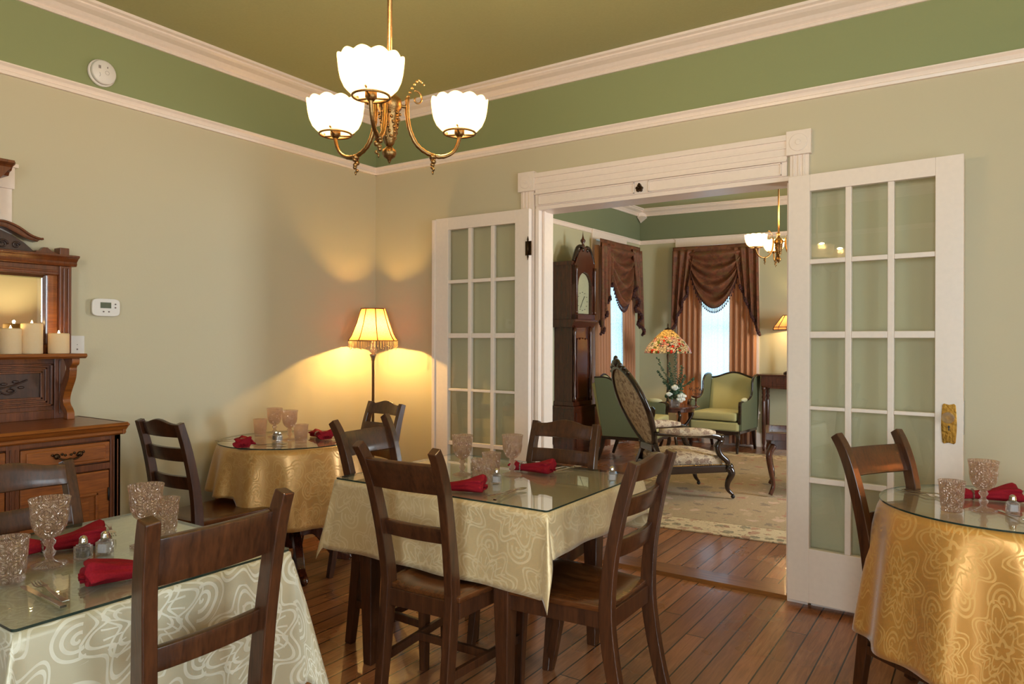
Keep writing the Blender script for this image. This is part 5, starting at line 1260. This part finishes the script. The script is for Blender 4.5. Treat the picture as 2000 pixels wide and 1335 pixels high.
m = MB(); m.lathe([(.205, .545), (.20, .575), (.09, .72)], 12, cap=False, smooth=False); sh = m.done('lamp_shade', M['lamp_cloth'], cl)
m = MB()
for k in range(12):
    a = k*pi/6; m.tube([(.206*cos(a), .206*sin(a), .545), (.201*cos(a), .201*sin(a), .577), (.09*cos(a), .09*sin(a), .722)], .004, 5)
for rr, zz in ((.206, .545), (.201, .577), (.09, .722)): m.tube([(rr*cos(k*pi/6), rr*sin(k*pi/6), zz) for k in range(13)], .0045, 5)
m.done('shade_ribs', M['black'], sh)
MB().lathe([(.008, .58), (.022, .61), (.022, .64), (.001, .66)], 12).done('bulb', M['bulb'], cl)
bulb_light('console_lamp_light', (0, 0, .60), 20, (1, .68, .30), .03, cl)
ty = thing('tray_table', 'dark tray topped low table with cabriole legs, cut off by the open door', 'table', (2.28, 2.38, 0.012), radians(14))
MB().box(0, 1.0, 0, .60, .505, .520).box(-.012, 1.012, -.012, .012, .49, .555).box(-.012, 1.012, .588, .612, .49, .555).box(-.012, .012, 0, .60, .49, .555).box(.988, 1.012, 0, .60, .49, .555).done('tray_top', M['walnut'], ty, bevel=.003)
MB().box(.03, .97, .03, .57, .41, .50).done('apron', M['walnut'], ty, bevel=.003)
MB().box(.02, .98, .02, .58, .520, .523).done('glass_insert', M['top_glass'], ty)
for x in (.05, .95):
    for y in (.05, .55):
        sx = -1 if x < .5 else 1; sy = -1 if y < .3 else 1
        p = catmull([(x, y, .44), (x+sx*.035, y+sy*.035, .36), (x+sx*.02, y+sy*.02, .22), (x-sx*.0, y-sy*.0, .10), (x+sx*.025, y+sy*.025, .018)], 5)
        m = MB(); m.tube(p, [.032-.0010*i if i < 14 else .018 for i in range(len(p))], 10); m.done('leg', M['walnut'], ty)

# ------------------------------------------------------------------ window drapery
def drapery(fp, s0, s1, zt, flip, labw):
    """fp(s, d, z): along the wall, out from it. s0<s1 span of the valance"""
    L = s1-s0; P = lambda s, d, z: fp(s, d, z)
    # sheer
    m = MB(); m.grid(lambda u, v: P(s0+L*.16+L*.68*u, .055+.008*sin(u*60), .10+(zt-.35-.10)*v), 90, 6); tag(m.done('lace_sheer', M['lace']), 'white lace sheer glowing with daylight in the %s' % labw, 'sheer curtain')
    for side in (0, 1):
        a, b = (s0+.04, s0+L*.335) if side == 0 else (s1-L*.335, s1-.04)
        m = MB(); m.grid(lambda u, v: P(a+(b-a)*u, .10+.026*sin(u*2*pi*4.5+side)+.008*sin(v*5), .03+(zt-.10)*v), 70, 10)
        fs = 'nearer the clock' if (side == 1) == (flip == 1) else 'farther from the clock'
        tag(m.done('curtain', M['curtain'], solid=.003), 'copper silk curtain of the %s, %s' % (labw, fs), 'curtain', 'copper silk curtains in the parlour')
    val = thing('valance', 'bronze brocade swag valance with dark tassel fringe over the %s' % labw, 'valance', P(s0+L/2, 0, 0)); inv = Vector(P(s0+L/2, 0, 0))
    Q = lambda s, d, z: tuple(Vector(P(s, d, z))-inv)
    m = MB()
    m.grid(lambda u, v: Q(s0+L*u, .17+.006*sin(u*9), zt-.10*v), 40, 4)
    m.done('header', M['swag'], val, solid=.004)
    m = MB()
    def sw(u, v):
        x = 2*u-1; dep = .06+(.70)*v*(1-x*x)**.55+.10*v*abs(x)*0; return Q(s0+L*(.5+.34*x*(1-.08*v)), .175+.055*sin(v*pi*7)*(1-x*x)**.7+.035*(1-x*x), zt-.06-(.02+.66*v*(max(0, 1-x*x))**.75)-.08*v)
    m.grid(sw, 34, 44); m.done('swag', M['swag'], val)
    m = MB(); ed = [Vector(sw(k/33, 1)) for k in range(34)]; m.tube(ed, .008, 6)
    for k in range(1, 33):
        m.tube([ed[k], ed[k]-Vector((0, 0, .06))], .0045, 5); m.ball(ed[k]-Vector((0, 0, .055)), .010, 6, 1, 1, 1.6)
    m.done('swag_fringe', M['fringe'], val)
    for side in (0, 1):
        sg_ = 1 if side else -1; base = s1-.0 if side else s0+.0
        def jb(u, v):
            # u from the outer edge inward, tail longest at the outer edge
            ln = 1.10-.62*u
            s = base-sg_*(L*.27*u*(1-.20*v))+sg_*.02*v
            return Q(s, .185+.035*sin(u*2*pi*3.2)*(.4+.8*v)+.01, zt-.05-ln*v)
        m = MB(); m.grid(jb, 46, 22); jo = m.done('jabot', M['swag'], val, solid=.003)
        m = MB(); ed = [Vector(jb(k/45, 1)) for k in range(46)]
        m.tube(ed, .011, 6)
        for k in range(0, 46): m.ball(ed[k]+Vector((0, 0, -.018+.012*sin(k*2.1))), .021, 6)
        m.done('jabot_fringe', M['fringe'], jo)
drapery(pn, .52, 1.62, 2.60, 1, 'far window')
drapery(pw, .33, 1.42, 2.60, 0, 'window beside the clock')
